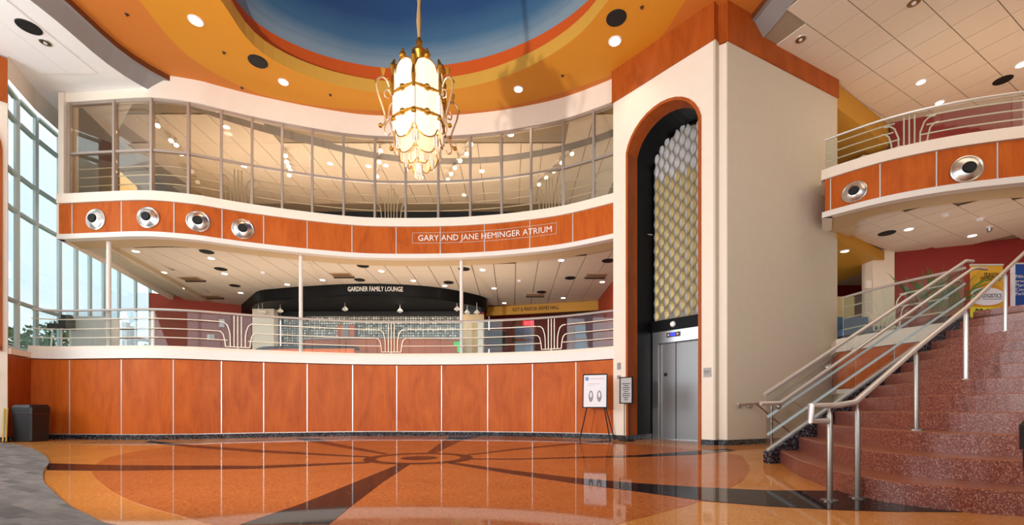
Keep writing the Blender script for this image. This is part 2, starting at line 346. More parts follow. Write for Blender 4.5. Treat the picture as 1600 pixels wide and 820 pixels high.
# rust circle: traced edge, completed round the near side
edge = fl([(332, 820), (275, 804), (225, 790), (187, 774), (155, 752), (144, 735), (155, 722), (187, 710), (250, 700), (330, 693.5)]) + \
       [(-5.9, 9.5), (-4.6, 10.6), (-3, 11.1), (-1.4, 11.1), (0, 10.7), (1.3, 9.9), (2.4, 8.6), (3.0, 7.4)] + \
       fl([(1150, 710), (1162, 716), (1171, 730), (1165, 745), (1150, 757), (1087, 785), (1050, 796), (1012, 807), (962, 820)]) + [(.35, 2.2), (-.3, 2.0), (-1.0, 2.05)]
edge = [e for e in edge]
MB().prism(spline(edge + [edge[0]], 5)[:-1], -.05, .002).build('terrazzo_field', M_redfl, floor)
CX, CY = -1.26, 6.08
bands = [
    [(622, 726), (500, 776), (470, 788), (375, 820), (514, 820), (550, 790), (600, 752), (640, 726)],
    [(575, 721.5), (400, 728), (187, 727), (75, 724), (73, 734.5), (187, 735.5), (400, 732.5), (578, 723.5)],
    [(580, 713.5), (400, 702.5), (300, 695.5), (236, 688.5), (225, 690.5), (300, 699), (400, 706.5), (578, 715)],
    [(607, 709), (520, 692), (500, 685.5), (457, 684.5), (500, 693), (540, 700), (600, 710)],
    [(667, 707.5), (697, 686), (702, 682.5), (748, 682), (722, 688), (681, 707.5)],
    [(722, 711), (800, 701.5), (900, 691.5), (955, 688), (958, 689.5), (900, 694), (800, 703.5), (724, 712.5)],
    [(737, 716.5), (800, 716.8), (1000, 711), (1090, 704.5), (1135, 701.5), (1150, 704), (1087, 710.5), (1000, 714), (800, 718.3), (737, 718)],
    [(705, 722), (800, 735), (900, 747), (1000, 755.5), (1095, 761.5), (1200, 766.5), (1320, 767), (1480, 772), (1590, 790), (1590, 797.5), (1500, 800), (1398, 799.5), (1310, 797), (1200, 791), (1095, 782), (1000, 769), (900, 756), (800, 741), (700, 724)]]
for b in bands: MB().prism(fl(b), -.05, .004).build('radiating_band', M_blackfl, floor)
def ringpoly(m, r0, r1, name, z):
    n = 64; mb = MB()
    A = [(CX + r0 * math.cos(2 * PI * i / n), CY + r0 * math.sin(2 * PI * i / n), z) for i in range(n + 1)]; B = [(CX + r1 * math.cos(2 * PI * i / n), CY + r1 * math.sin(2 * PI * i / n), z) for i in range(n + 1)]
    mb.ringstrip(A, B); return mb.build(name, m, floor)
MB().lathe([(.72, -.05), (.72, .0045)], (CX, CY, 0), 64).build('medallion_field', M_redfl, floor)
ringpoly(M_blackfl, .56, .725, 'medallion_ring', .0065)
MB().lathe([(.245, -.05), (.245, .0065)], (CX, CY, 0), 48).build('medallion_disc', M_blackfl, floor)
car = fl([(0, 692), (25, 694), (50, 701), (67, 710), (77, 721), (71, 732), (67, 742), (70, 755), (82, 767), (107, 790), (140, 806), (167, 819)]) + [(-1.55, 2.2), (-1.2, 1.5), (-1.0, .5), (-1.2, -1), (-2, -5.9)]
MB().prism(spline(car, 4) + [(-15.8, -5.9), (-15.8, 8.9)], -.05, .008).build('carpet', M_carpet, floor)
MB().prism(fl([(1316, 766), (1400, 775), (1590, 800)]) + [(4.4, 2.3), (5, 5.4), (3.6, 5.5)], -.05, .003).build('stair_footing', M_blackfl, floor)

# ------------------------------------------------------------------ front wall under the mezzanine
def panel_run(root, line, seams, z0, z1, m, depth=.05, name='panel', joint=True, jname='joint_strip', proud=0):
    for a, b in zip(seams[:-1], seams[1:]):
        MB().ribbon(shrink(cut(line, a, b), .012), proud, depth, z0, z1).build(name, m, root)
    if joint:
        for a in seams[1:-1]:
            c = P(line, sx(line, a)); d = P(line, min(sx(line, a) + .05, len(line) - 1.001)); t = Vector((d[0] - c[0], d[1] - c[1], 0)).normalized()
            MB().beam((c[0], c[1], z0), (c[0], c[1], z1), .02, .016, up=(-t.y, t.x, 0)).build(jname, M_alu, root)
SEAM = [45, 109, 190, 271, 346, 412, 480, 551, 620, 690, 762, 832, 900, 966]
wf = thing('wall_front', (0, 11, 0), kind='structure')
MB().ribbon(FRONT, .05, .2, 0, 1.79).build('backing', M_wooddark, wf)
panel_run(wf, FRONT, SEAM, .115, 1.78, M_wood)
MB().ribbon(FRONT, -.02, .06, 0, .105).build('base_trim', M_gran, wf)
MB().ribbon(FRONT, -.004, .04, .105, .118).build('base_bead', M_alu, wf)
MB().ribbon(FRONT, -.05, .3, 1.80, 2.0).build('ledge_fascia', M_trim, wf)
MB().ribbon(FRONT, -.035, .3, 2.0, 2.08).build('ledge_cap', M_creamw, wf)
# short wall to the left corner
ws = thing('wall_left', (-10.5, 9.5, 0), kind='structure')
SW = [(-10.42, 9.22), (-10.72, 9.93)]
MB().beam((-10.42, 9.22, .95), (-10.72, 9.93, .95), .1, 1.68).build('panel', M_wooddark, ws)
MB().beam((-10.42, 9.22, 1.87), (-10.72, 9.93, 1.87), .16, .12).build('ledge_cap', M_creamw, ws)
MB().beam((-10.38, 9.22, .055), (-10.68, 9.93, .055), .1, .11).build('base_trim', M_gran, ws)

# ------------------------------------------------------------------ mezzanine slab, balcony
mez = MB().prism(offset(FRONT, .15) + [(3.2, 11.0), (3.2, 20), (-14, 20), (-12.45, 15.6), (-10.75, 10.1)], 1.7, HM).build('trim_1', M_slate, kind='structure')
mez.name = 'floor_mezzanine'
UP = cut(FRONT, 90, 966)
bal = thing('wall_balcony', (0, 11, 4.49), kind='structure')
SL = [(-10.2, 10.07), (-10.75, 12), (-11.9, 15.6)]
back_up = [(3.3, 10.5), (3.3, 17), (-11.9, 17)]
MB().prism(offset(UP, .12) + back_up + [(-11.9, 15.6), (-10.75, 12)], 4.66, 5.44).build('slab', M_soff, bal)
MB().ribbon(UP, -.03, .14, 4.49, 4.60).build('lower_edge', M_trim, bal)
MB().ribbon(UP, .02, .14, 4.59, 5.36).build('backing', M_wooddark, bal)
USEAM = [91, 113, 190, 272, 347, 412, 480, 550, 619, 688, 757, 828, 895, 960]
panel_run(bal, UP, USEAM, 4.61, 5.28, M_wood, .04, 'fascia_panel')
MB().ribbon(UP, -.04, .3, 5.29, 5.50).build('ledge', M_creamw, bal)
MB().ribbon(UP, .12, .62, 4.50, 4.64).build('soffit_border', M_soff, bal)
sl = offset(SL, 0)
MB().ribbon([(-11.9, 15.6), (-10.75, 12), (-10.2, 10.07)], -.02, .1, 4.49, 5.5).build('end_fascia', M_creamw, bal)
# tiled ceiling under the balcony
def inside(p, poly):
    c = False; n = len(poly)
    for i in range(n):
        a, b = poly[i], poly[(i + 1) % n]
        if (a[1] > p[1]) != (b[1] > p[1]) and p[0] < (b[0] - a[0]) * (p[1] - a[1]) / (b[1] - a[1]) + a[0]: c = not c
    return c
def tiles(root, poly, z, sx_, sy_, m, ang=0, gx=.012, gy=.006, org=(0, 0), cap=300, th=.02, name='ceiling_tile', skip=None):
    me = MB().box(-sx_ / 2 + gx, -sy_ / 2 + gy, 0, sx_ / 2 - gx, sy_ / 2 - gy, th).build(name, m, root, local=True); src = me; me.hide_render = False
    ca, sa = math.cos(ang), math.sin(ang); spots = []; base = abs_loc(root)
    for i in range(-70, 70):
        for j in range(-70, 70):
            u, v = (i + .5) * sx_, (j + .5) * sy_; x = org[0] + u * ca - v * sa; y = org[1] + u * sa + v * ca
            cs = [(x + (a * sx_ / 2) * ca - (b * sy_ / 2) * sa, y + (a * sx_ / 2) * sa + (b * sy_ / 2) * ca) for a, b in ((-1, -1), (1, -1), (1, 1), (-1, 1))]
            if all(inside(c, poly) for c in cs) and not (skip and skip(x, y)): spots.append((math.hypot(x, y), x, y))
    spots.sort(); first = True
    for d, x, y in spots[:cap]:
        o = src if first else src.copy()
        if not first: S.collection.objects.link(o)
        first = False; o.location = Vector((x, y, z)) - base; o.rotation_euler = (0, 0, ang)
    if len(spots) > cap:
        mb = MB()
        for d, x, y in spots[cap:]:
            vs = [(x + (a * (sx_ / 2 - gx)) * ca - (b * (sy_ / 2 - gy)) * sa, y + (a * (sx_ / 2 - gx)) * sa + (b * (sy_ / 2 - gy)) * ca) for a, b in ((-1, -1), (1, -1), (1, 1), (-1, 1))]
            mb.prism(vs, z, z + th)
        mb.build('far_tiles', m, root, kind='stuff')
cl = thing('ceiling_lower', (0, 13, 4.6), kind='structure')
lowpoly = offset(UP, .12) + [(3.2, 10.2), (3.2, 20), (-13.4, 20), (-11.95, 15.6), (-10.75, 12)]
MB().prism(lowpoly, 4.64, 4.655).build('backing', M_back, cl)
tpoly = offset(cut(FRONT, 130, 966), .40) + [(3.1, 10.2), (3.1, 17.2), (-11.3, 17.2)]
tiles(cl, tpoly, 4.60, .6, .6, M_tile, 0, .010, .004, (0.1, .1))
MB().prism([(-10.1, 10.45), (-9.1, 10.45), (-10.75, 17.4), (-11.9, 17.4)], 4.59, 4.64).build('white_band', M_tile, cl)
MB().prism([(-9.65, 10.5), (-9.45, 10.5), (-11.1, 17.4), (-11.3, 17.4)], 4.58, 4.6).build('lamp_band', M_soff, cl)
MB().prism([(-10.15, 10.6), (-9.8, 10.6), (-11.5, 17.4), (-11.9, 17.2), (-10.9, 12.8)], 4.56, 4.64).build('grey_band', M_greige, cl)

# gallery glazing -----------------------------------------------------------------
GL = offset(UP, .2)
win = thing('window_2', (0, 11, 5.5), kind='structure')
MX = [110, 180, 238, 295, 346, 394, 441, 488, 537, 586, 634, 685, 735, 784, 830, 880, 928, 962]
def stick(line, x, z0, z1, w, d, m, name, root, off=0):
    s_ = sx(line, x); c = P(line, s_); d2 = P(line, min(s_ + .05, len(line) - 1.001))
    if s_ + .05 > len(line) - 1.001: c2 = P(line, s_ - .05); t = Vector((c[0] - c2[0], c[1] - c2[1], 0)).normalized()
    else: t = Vector((d2[0] - c[0], d2[1] - c[1], 0)).normalized()
    n = Vector((-t.y, t.x, 0)); q = Vector((c[0], c[1], 0)) + n * off
    return MB().beam((q.x, q.y, z0), (q.x, q.y, z1), w, d, up=n).build(name, m, root)
for x in MX: stick(GL, x, 5.5, 7.66, .05, .10, M_mull, 'mullion', win)
for a, b in zip(MX[:-1], MX[1:]):
    s_ = [P(GL, sx(GL, a)), P(GL, sx(GL, b))]
    for z0, z1 in ((5.50, 5.54), (6.49, 6.54), (7.62, 7.68)): MB().ribbon(shrink(s_, .027), -.03, .04, z0, z1).build('transom', M_mull, win)
    for z0, z1 in ((5.545, 6.485), (6.545, 7.615)): MB().ribbon(shrink(s_, .027), .0, .012, z0, z1).build('glass_pane', M_gl2, win)
wband = thing('wall_gallery_front', (0, 11, 7.7), kind='structure')
MB().ribbon(GL, -.05, .15, 7.68, HOR + .02).build('upper_band', M_creamw, wband)
c0 = GL[0]; MB().box(c0[0] - .06, c0[1] - .1, 5.3, c0[0] + .06, c0[1] + .25, 7.86).build('corner_post', M_creamw, wband)
# gallery interior
gal = thing('wall_gallery', (-4, 15, 5.44), kind='structure')
MB().box(-13, 16.6, 5.44, 4, 16.8, 8.0).build('rear_wall', M_navy, gal)
MB().box(-6.9, 16.3, 5.44, -5.7, 16.58, 7.5).build('wall_pier', M_red, gal)
MB().beam((-10.25, 10.4, 6.7), (-12.0, 16.6, 6.7), .12, 2.55).build('side_wall', M_slate, gal)
NL = [(-10.62, 11.9), (-10.9, 12.9)]
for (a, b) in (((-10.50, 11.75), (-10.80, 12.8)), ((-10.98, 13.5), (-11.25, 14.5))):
    MB().beam((a[0] + .08, a[1], 6.25), (b[0] + .08, b[1], 6.25), .06, 1.5).build('lit_niche', mat('lit_niche', '#f3d28c', .6, 0, 0, '#ffd78a', .9), gal)  # panel glows on its own in place of light in the alcove
    for q in (a, b): MB().box(q[0] + .08, q[1] - .04, 5.45, q[0] + .18, q[1] + .04, 7.05).build('niche_jamb', M_black, gal)
cg = thing('ceiling_gallery', (-4, 13, HCEIL), kind='structure')
gpoly = offset(GL, .18) + [(3.6, 10.4), (3.6, 16.7), (-12.1, 16.7), (-10.4, 10.5)]
MB().prism(gpoly, 8.0, 8.03).build('backing', M_back, cg)
tiles(cg, offset(GL, .2) + [(3.5, 10.4), (3.5, 16.65), (-11.9, 16.65), (-10.3, 10.6)], 7.97, .6, 1.2, M_tile, 0, .009, .003, (.25, .3))

# ------------------------------------------------------------------ high ceilings, ring and dome
C0 = (-1.6, 6.15)
def polar(samples, dflt):
    A = sorted([(math.atan2(y - C0[1], x - C0[0]), math.hypot(x - C0[0], y - C0[1])) for x, y in samples])
    lo, hi = A[0][0], A[-1][0]
    def r(t):
        if t < lo or t > hi:                          # blend round the unseen side
            span = (lo + 2 * PI) - hi; u = ((t - hi) % (2 * PI)) / span; w = math.sin(PI * u)
            ends = A[-1][1] * (1 - u) + A[0][1] * u; return ends * (1 - w) + dflt * w
        for (a, ra), (b, rb) in zip(A[:-1], A[1:]):
            if a <= t <= b: return ra + (rb - ra) * (t - a) / (b - a or 1)
    N = 144; raw = [r(-PI + 2 * PI * i / N) for i in range(N)]
    for _ in range(4): raw = [(raw[i - 1] + 2 * raw[i] + raw[(i + 1) % N]) / 4 for i in range(N)]
    return [(C0[0] + raw[i] * math.cos(-PI + 2 * PI * i / N), C0[1] + raw[i] * math.sin(-PI + 2 * PI * i / N)) for i in range(N)]
R1 = polar([pt(x, y, HOR) for x, y in [(353, 0), (368, 38), (400, 80), (450, 107), (500, 126), (600, 146), (700, 140), (800, 115), (850, 92), (920, 40), (948, 0)]], 4.3)
R2 = polar([pt(x, y, HOR) for x, y in [(227, 0), (260, 60), (300, 95), (400, 147), (500, 165), (600, 172), (700, 174), (800, 164), (900, 135), (957, 118), (1000, 90), (1040, 55), (1065, 0)]], 5.6)
R3 = polar([pt(x, y, HOR) for x, y in [(120, 0), (150, 38), (190, 75), (245, 110), (300, 135), (395, 168)]] + [(-5.2, 11.9), (-3.6, 12.6), (-1.6, 12.8), (0.4, 12.5), (2.4, 11.6), (3.6, 10.4), (4.4, 9.2), (4.62, 8.3), (4.65, 7.4)], 6.6)
rg = thing('ceiling_dome', (C0[0], C0[1], HOR), kind='structure')
def closed(A): return A + [A[0]]
def z3(A, z): return [(p[0], p[1], z) for p in A]
MB().ringstrip(z3(closed(R1), HOR), z3(closed(R2), HOR)).build('ochre_ring', M_och, rg)
MB().ringstrip(z3(closed(R2), HOR), z3(closed(R3), HOR - .0)).build('orange_ring', M_orc, rg)
MB().ringstrip(z3(closed(R3), HOR), z3(closed(R3), HCEIL + .22)).build('brown_reveal', M_brown, rg)
def scale_c(A, k): return [(C0[0] + (p[0] - C0[0]) * k, C0[1] + (p[1] - C0[1]) * k) for p in A]
R3b = scale_c(R3, 1.012)
MB().ringstrip(z3(closed(R3), HCEIL + .22), z3(closed(R3b), HCEIL + .22)).ringstrip(z3(closed(R3b), HCEIL + .22), z3(closed(scale_c(R3, 1.05)), HCEIL)).build('grey_fascia', M_greyf, rg)
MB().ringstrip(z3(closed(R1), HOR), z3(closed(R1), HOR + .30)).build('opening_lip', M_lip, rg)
R1b = scale_c(R1, 1.07)
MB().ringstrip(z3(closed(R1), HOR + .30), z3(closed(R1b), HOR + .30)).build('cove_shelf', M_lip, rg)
MB().ringstrip(z3(closed(R1b), HOR + .30), z3(closed(R1b), HOR + .85)).build('cove_band', M_cove, rg)
dm = MB(); prev = z3(closed(R1b), HOR + .85)
dome = thing('tmp'); bpy.data.objects.remove(dome)
for k in range(1, 13):
    a = PI / 2 * k / 12; nx = z3(closed(scale_c(R1b, max(math.cos(a), .001))), HOR + .85 + 2.2 * math.sin(a)); dm.ringstrip(prev, nx); prev = nx
dd = dm.build('mural_dome', M_dome, rg, smooth=True)
off0 = Vector((0, 0, .85))
for v in dd.data.vertices: v.co -= off0
dd.location = off0
# flat ceilings outside the ring: polygon strip from ring to the room outline
ch = thing('ceiling', (0, 3, HCEIL), kind='structure')
R3c = scale_c(R3, 1.05)
def outer_poly(A, far):
    out = []
    for p in A:
        dx, dy = p[0] - C0[0], p[1] - C0[1]; k = min([(15 - C0[0]) / dx if dx > 0 else 99, (-13.05 - C0[0]) / dx if dx < 0 else 99, (far - C0[1]) / dy if dy > 0 else 99, (-6 - C0[1]) / dy if dy < 0 else 99])
        X_, Y_ = C0[0] + dx * k, C0[1] + dy * k
        if Y_ > 7.6: X_ = max(X_, -10.55 - .3 * max(Y_ - 9.2, 0))
        out.append((X_, Y_))
    return out
OUT = outer_poly(R3c, 16.8)
Lh = [p for p in R3c]
mb = MB(); mbw = MB(); N_ = len(R3c)
for i in range(N_):
    j = (i + 1) % N_; a, b, c, d = R3c[i], R3c[j], OUT[j], OUT[i]
    gx_, gy_ = (a[0] + d[0]) / 2, (a[1] + d[1]) / 2
    if a[1] > 9.2 and -8.2 < a[0] < 3.5 and d[1] > 11: continue           # stays open above the gallery, which has its own ceiling
    t = mbw if a[0] < -2 else mb
    t.add([(a[0], a[1], HCEIL + .024), (b[0], b[1], HCEIL + .024), (c[0], c[1], HCEIL + .024), (d[0], d[1], HCEIL + .024)], [(0, 1, 2, 3)])
mb.build('backing', M_back, ch); mbw.build('white_backing', M_backw, ch)
rin = [p for p in scale_c(R3, 1.055)]
def in_ring(x, y): return inside((x, y), rin) or any(inside((x + a * .3, y + b * .3), rin) for a in (-1, 1) for b in (-1, 1))
wpoly = [(-10.1, 2), (-5.0, 2), (-5.0, 11.5)] + [p for p in offset(cut(GL, 91, 400), -.06)][::-1] + [(-10.75, 10.2), (-10.4, 9.2)]
tiles(ch, [(-13, -2), (-2, -2), (-2, 10.9), (-5.6, 10.9), (-6.9, 10.45), (-9.5, 10.15), (-10.4, 10.1), (-10.4, 9.2), (-11.6, 7.9), (-13, 7.6)], HCEIL, 1.2, .6, M_tilew, PI / 2, .0015, .004, (.1, 0), skip=in_ring, name='white_ceiling_tile')
tw = (TC - TD).normalized()
tiles(ch, [(3.0, 0), (14.9, 0), (14.9, 12.7), (8.9, 13.4), (6.7, 11.0), (3.4, 9.0), (3.0, 7.0)], HCEIL, .62, .62, M_tile, .49, .007, .007, (4.1, 8.32), skip=in_ring, cap=300)

# ------------------------------------------------------------------ elevator tower
tower = thing('wall_tower', (3.7, 8.3, 0), kind='structure')
def TX(u, d, z): q = TA + TU * u + TN * d; return Vector((q.x, q.y, z))
U0, U1, ZS, ZA = .40, 1.97, 6.20, 6.84            # opening
HB = 7.50
def arch(u0, u1, zs, za, n=14):
    w = (u1 - u0) / 2; h = za - zs; R = (w * w + h * h) / (2 * h); cu = (u0 + u1) / 2; cz = za - R; a0 = math.asin(w / R)
    return [(cu + R * math.sin(-a0 + 2 * a0 * i / n), cz + R * math.cos(-a0 + 2 * a0 * i / n)) for i in range(n + 1)]
fm = MB()
def txf(v): return TX(v.x, v.y, v.z)
fm.box(0, 0, .1, U0, .18, HB).box(U1, 0, .1, TW, .18, HB)
ar = arch(U0, U1, ZS, ZA)
fm.ringstrip([(u, 0, z) for u, z in ar], [(u, 0, HB) for u, z in ar]); fm.box(U0, .1, ZA + .02, U1, .18, HB)
fm.add([(U0, 0, ZS), (U0, 0, HB), (U0, .05, HB), (U0, .05, ZS)], [(0, 1, 2, 3)])
fm.build('front_face', M_creamw, tower, xf=txf)
MB().add([TX(0, 0, .1), TX(0, 0, 7.5), TX(-.02, 1.6, 7.5), TX(-.02, 1.6, .1)], [(0, 1, 2, 3)]).build('left_return', M_creamw, tower)
# notch, strip and right face
MB().box(TW - .001, 0, .1, TW + .04, .25, HB).build('notch', M_greige, tower, xf=txf)
q0 = TX(TW + .02, .14, 0)
MB().add([(q0.x, q0.y, .1), (TD.x - .04, TD.y + .0, .1), (TD.x - .04, TD.y + .0, 7.46), (q0.x, q0.y, 7.46)], [(0, 1, 2, 3)]).build('corner_strip', M_creamw, tower)
TR = (TC - TD).normalized(); TRN = Vector((-TR.y, TR.x, 0))
def RX(u, d, z): q = TD + TR * u + TRN * d; return Vector((q.x, q.y, z))
def rxf(v): return RX(v.x, v.y, v.z)
RW = (TC - TD).length
MB().box(-.04, 0, .1, RW, .25, 7.47).build('right_face', M_greige, tower, xf=rxf)
MB().box(RW - .01, 0, 0, RW + .01, 3.5, 7.9).build('far_return', M_cream, tower, xf=rxf)
mb = MB().box(-.02, -.03, 7.5, TW + .03, .2, 8.24); mb.build('crown_panel', M_wooddark, tower, xf=txf)
MB().box(-.07, -.03, 7.47, RW + .02, .2, 8.24).build('crown_panel', M_wooddark, tower, xf=rxf)
MB().add([(q0.x, q0.y - .01, 7.48), (TD.x - .03, TD.y - .01, 7.48), (TD.x - .03, TD.y - .01, 8.24), (q0.x, q0.y - .01, 8.24)], [(0, 1, 2, 3)]).build('crown_return', M_wooddark, tower)
MB().box(0, -.015, 0, U0, .19, .1).build('base_trim', M_gran, tower, xf=txf)
MB().box(U1, -.015, 0, TW + .02, .19, .1).build('base_trim', M_gran, tower, xf=txf)
MB().box(-.06, -.015, 0, 1.05, .19, .1).build('base_trim', M_gran, tower, xf=rxf)
MB().add([(q0.x, q0.y - .02, 0), (TD.x - .03, TD.y - .02, 0), (TD.x - .03, TD.y - .02, .1), (q0.x, q0.y - .02, .1)], [(0, 1, 2, 3)]).build('base_trim', M_gran, tower)
# wooden arch surround
af = MB(); FWI = .075
oi = arch(U0, U1, ZS, ZA); oo = arch(U0 - .05, U1 + .05, ZS + .02, ZA + .06)
inn = [(U0, .1)] + oi + [(U1, .0)]; out = [(U0 - .05, .1)] + oo + [(U1 + .05, .0)]
A = [(u, -.03, z) for u, z in inn]; B = [(u, -.03, z) for u, z in out]; D_ = [(u, .33, z) for u, z in inn]; E_ = [(u, .01, z) for u, z in out]
af.ringstrip(A, B).ringstrip(A, D_).ringstrip(B, E_)
af.build('arch_surround', M_wooddark, tower, xf=txf)
bk = MB().ringstrip(D_, [(u, .97, z) for u, z in inn]); bk.build('black_reveal', M_black, tower, xf=txf)
MB().box(U0 - .02, .16, 0, U0 + .012, .95, .11).build('base_trim', M_gran, tower, xf=txf)
DB = .93
MB().box(U0 - .1, DB + .15, 0, U1 + .1, DB + .25, ZA + .1).build('shaft_wall', M_blackm, tower, xf=txf)
# elevator
elev = thing('door_1', tuple(TX(1.2, DB, 0)), kind='structure')
MB().box(U0, DB - .02, 2.42, U1, DB + .06, 2.68).build('black_header', M_black, elev, xf=txf)
MB().box(U0 + .02, DB - .02, 0, U0 + .16, DB + .06, 2.42).build('door_jamb', M_steel, elev, xf=txf)
MB().box(U1 - .1, DB - .02, 0, U1, DB + .06, 2.42).build('door_jamb', M_steel, elev, xf=txf)
MB().box(U0 + .16, DB - .02, 2.16, U1 - .1, DB + .06, 2.42).build('steel_header', M_steel, elev, xf=txf)
um = .80 + .0
MB().box(U0 + .16, DB + .08, .01, um + .13, DB + .11, 2.16).build('door_leaf', M_door, elev, xf=txf)
MB().box(um + .14, DB + .10, .01, U1 - .1, DB + .13, 2.16).build('door_leaf', M_door, elev, xf=txf)
MB().box(U0 + .16, DB - .02, 0, U1 - .1, DB + .12, .012).build('threshold', M_steel, elev, xf=txf)
pl = MB().box(.78, DB - .035, 2.27, 1.10, DB - .019, 2.37).build('floor_indicator', mat('indicator_plate', '#5a4038', .4, .5), elev, xf=txf)
MB().box(.88, DB - .04, 2.285, .99, DB - .03, 2.355).build('indicator_screen', mat('blue_screen', '#1226c8', .3, 0, 0, '#1830ff', 1.6), pl, xf=txf)
for u in (.83, 1.045): MB().lathe([(.02, 0), (.02, .01)], TX(u, DB - .036, 2.32), 12, axis=-TN).build('call_lamp', M_white, pl)
lt_ = thing('wall_lamp', tuple(TX(.93, DB - .02, 2.55)), 'small round white lamp on the black header above the elevator', 'lamp')
MB().lathe([(.055, 0), (.06, .02), (.045, .05), (.0, .06)], TX(.93, DB - .02, 2.55), 16, axis=-TN).build('lamp_globe', mat('globe_white', '#efece6', .4, 0, 0, '#fff5e6', .3), lt_, smooth=True)
MB().lathe([(.065, -.005), (.065, .008)], TX(.93, DB - .018, 2.55), 16, axis=-TN).build('back_plate', M_steel, lt_)
sg = MB().box(.66, DB + .06, 1.42, .73, DB + .079, 1.49).build('door_sticker', M_blackm, elev, xf=txf)
# lattice above the elevator
lat = thing('lattice_screen', tuple(TX(1.2, DB, 2.68)), 'tall arched screen of interlaced silver and gold ovals above the elevator', 'screen')
ai = arch(U0 + .04, U1 - .03, ZS - .02, ZA - .06)
def top_z(u):
    for (a, za), (b, zb) in zip(ai[:-1], ai[1:]):
        if a <= u <= b: return za + (zb - za) * (u - a) / (b - a)
    return ZS
MB().ringstrip([(u, DB + .035, 2.68) for u, z in ai], [(u, DB + .035, z) for u, z in ai]).build('backing_sheet', mat('lattice_backing', '#8d8675', .5), lat, xf=txf)  # one even backing colour showing between the ovals
sil, gol = MB(), MB(); nc = 12; cw = (U1 - U0 - .06) / nc; rh = .30
for i in range(nc):
    uc = U0 + .03 + cw * (i + .5)
    for j in range(16):
        zc = 2.8 + rh * j + (rh / 2 if i % 2 else 0)
        if zc - rh * .3 > top_z(uc) or zc < 2.66: continue
        n = 6
        for half, tgt in ((-1, sil), (1, gol)):
            lft = [(uc, DB - .015, zc - rh * .52 + rh * 1.04 * k / n) for k in range(n + 1)]
            cur = [(uc + half * cw * .52 * math.sin(PI * k / n), DB + .025, zc - rh * .52 + rh * 1.04 * k / n) for k in range(n + 1)]
            (sil if zc > 5.9 else tgt).ringstrip(lft, cur)
sil.build('silver_ovals', M_sil, lat, xf=txf, kind='stuff'); gol.build('gold_ovals', M_gl_l, lat, xf=txf, kind='stuff')
def plaque(u, z, w, h, m, label, name='wall_plaque', xfn=txf, lines=3):
    o = thing(name, tuple(xfn(Vector((u, -.01, z)))), label, 'sign')
    MB().box(u - w / 2, -.018, z - h / 2, u + w / 2, -.001, z + h / 2).build('plate', m, o, xf=xfn)
    return o
def flat_on(xfn): return lambda v, u0, z0: xfn(Vector((u0 + v.x, -.019 - v.z, z0 + v.y)))
sgn = plaque(2.14, 1.36, .14, .17, mat('grey_plastic', '#a8a2a0', .5), 'grey square direction sign on the cream wall right of the elevator')
for k, (t, s_) in enumerate((('RESTROOMS', .022), ('FIRST FLOOR', .015))):
    text('lettering', t, s_, M_blackm, sgn, lambda v, k=k: txf(Vector((2.13 + v.x, -.02 - v.z, 1.37 - .03 * k + v.y))), .001)
plaque(.16, 1.62, .085, .15, mat('plate_grey', '#8f8987', .35, .3), 'small grey plate high on cream wall left of the elevator arch')
plaque(.16, 1.38, .085, .07, MATS['plate_grey'], 'small grey plate just above the framed notice by the elevator')

# framed notice on two thin rods
st = thing('sign_stand', (2.42, 9.35, 0), 'black framed grey notice on two thin rods beside the elevator arch', 'sign')
xs = frame_xf((2.40, 9.42, 1.07), (TU.x, TU.y, 0))
def loc(mb, name, m, par, fx): return mb.build(name, m, par, xf=fx)
W2, H2 = .14, .26
loc(MB().box(-W2, -H2, -.012, W2, H2, .0), 'notice_board', mat('notice_grey', '#b4b0ae', .5), st, xs)
loc(MB().box(-W2 - .02, -H2 - .02, -.02, -W2, H2 + .02, .012).box(W2, -H2 - .02, -.02, W2 + .02, H2 + .02, .012).box(-W2, H2, -.02, W2, H2 + .02, .012).box(-W2, -H2 - .02, -.02, W2, -H2, .012), 'frame', M_black, st, xs)
for k in (-1, 1): loc(MB().tube([(k * .065, -H2, -.03), (k * .065, -1.06, -.03)], .008, 8), 'rod', M_black, st, xs)
loc(MB().box(-.13, -1.065, -.13, .13, -1.05, .09), 'base_plate', M_black, st, xs)
for k in range(9):
    w = (.10, .06, .09, .08, .05, .09, .09, .06, .04)[k]
    loc(MB().box(-w, .13 - k * .042, .0, w, .145 - k * .042, .003), 'print_line', M_blackm, st, xs)

# easel with poster
ez = thing('easel', (1.88, 9.72, 0), 'black tripod easel holding a white poster before the wood wall', 'easel')
ex = frame_xf((1.86, 9.85, 0), (.93, -.30, 0))
loc(MB().tube([(-.05, 1.42, .05), (-.34, .0, .20)], .013, 8), 'leg', M_blackm, ez, ex)
loc(MB().tube([(.05, 1.42, .05), (.31, .0, .20)], .013, 8), 'leg', M_blackm, ez, ex)
loc(MB().tube([(0, 1.44, -.02), (.36, .02, -.22)], .012, 8), 'leg', M_blackm, ez, ex)
loc(MB().box(-.28, .70, .10, .28, .72, .17), 'ledge', M_blackm, ez, ex)
po = thing('poster', tuple(ex(Vector((-.02, .72, .15)))), 'white framed poster with two grey oval ornaments resting on the easel', 'poster')
tilt = frame_xf(tuple(ex(Vector((-.02, .72, .16)))), (.93, -.30, 0), (.03, .1, 1))
loc(MB().box(-.245, 0, -.012, .245, .70, 0), 'board', M_white, po, tilt)
loc(MB().box(-.265, -.0, -.02, -.245, .72, .01).box(.245, 0, -.02, .265, .72, .01).box(-.265, .70, -.02, .265, .725, .01).box(-.265, -.02, -.02, .265, 0, .01), 'frame', M_black, po, tilt)
loc(MB().box(-.21, .58, 0, -.14, .66, .003), 'logo_block', mat('pale_blue_ink', '#6f8fb8', .6), po, tilt)
pk = mat('grey_ink', '#8f8a90', .6); pk2 = mat('faint_ink', '#c9b3b6', .6)
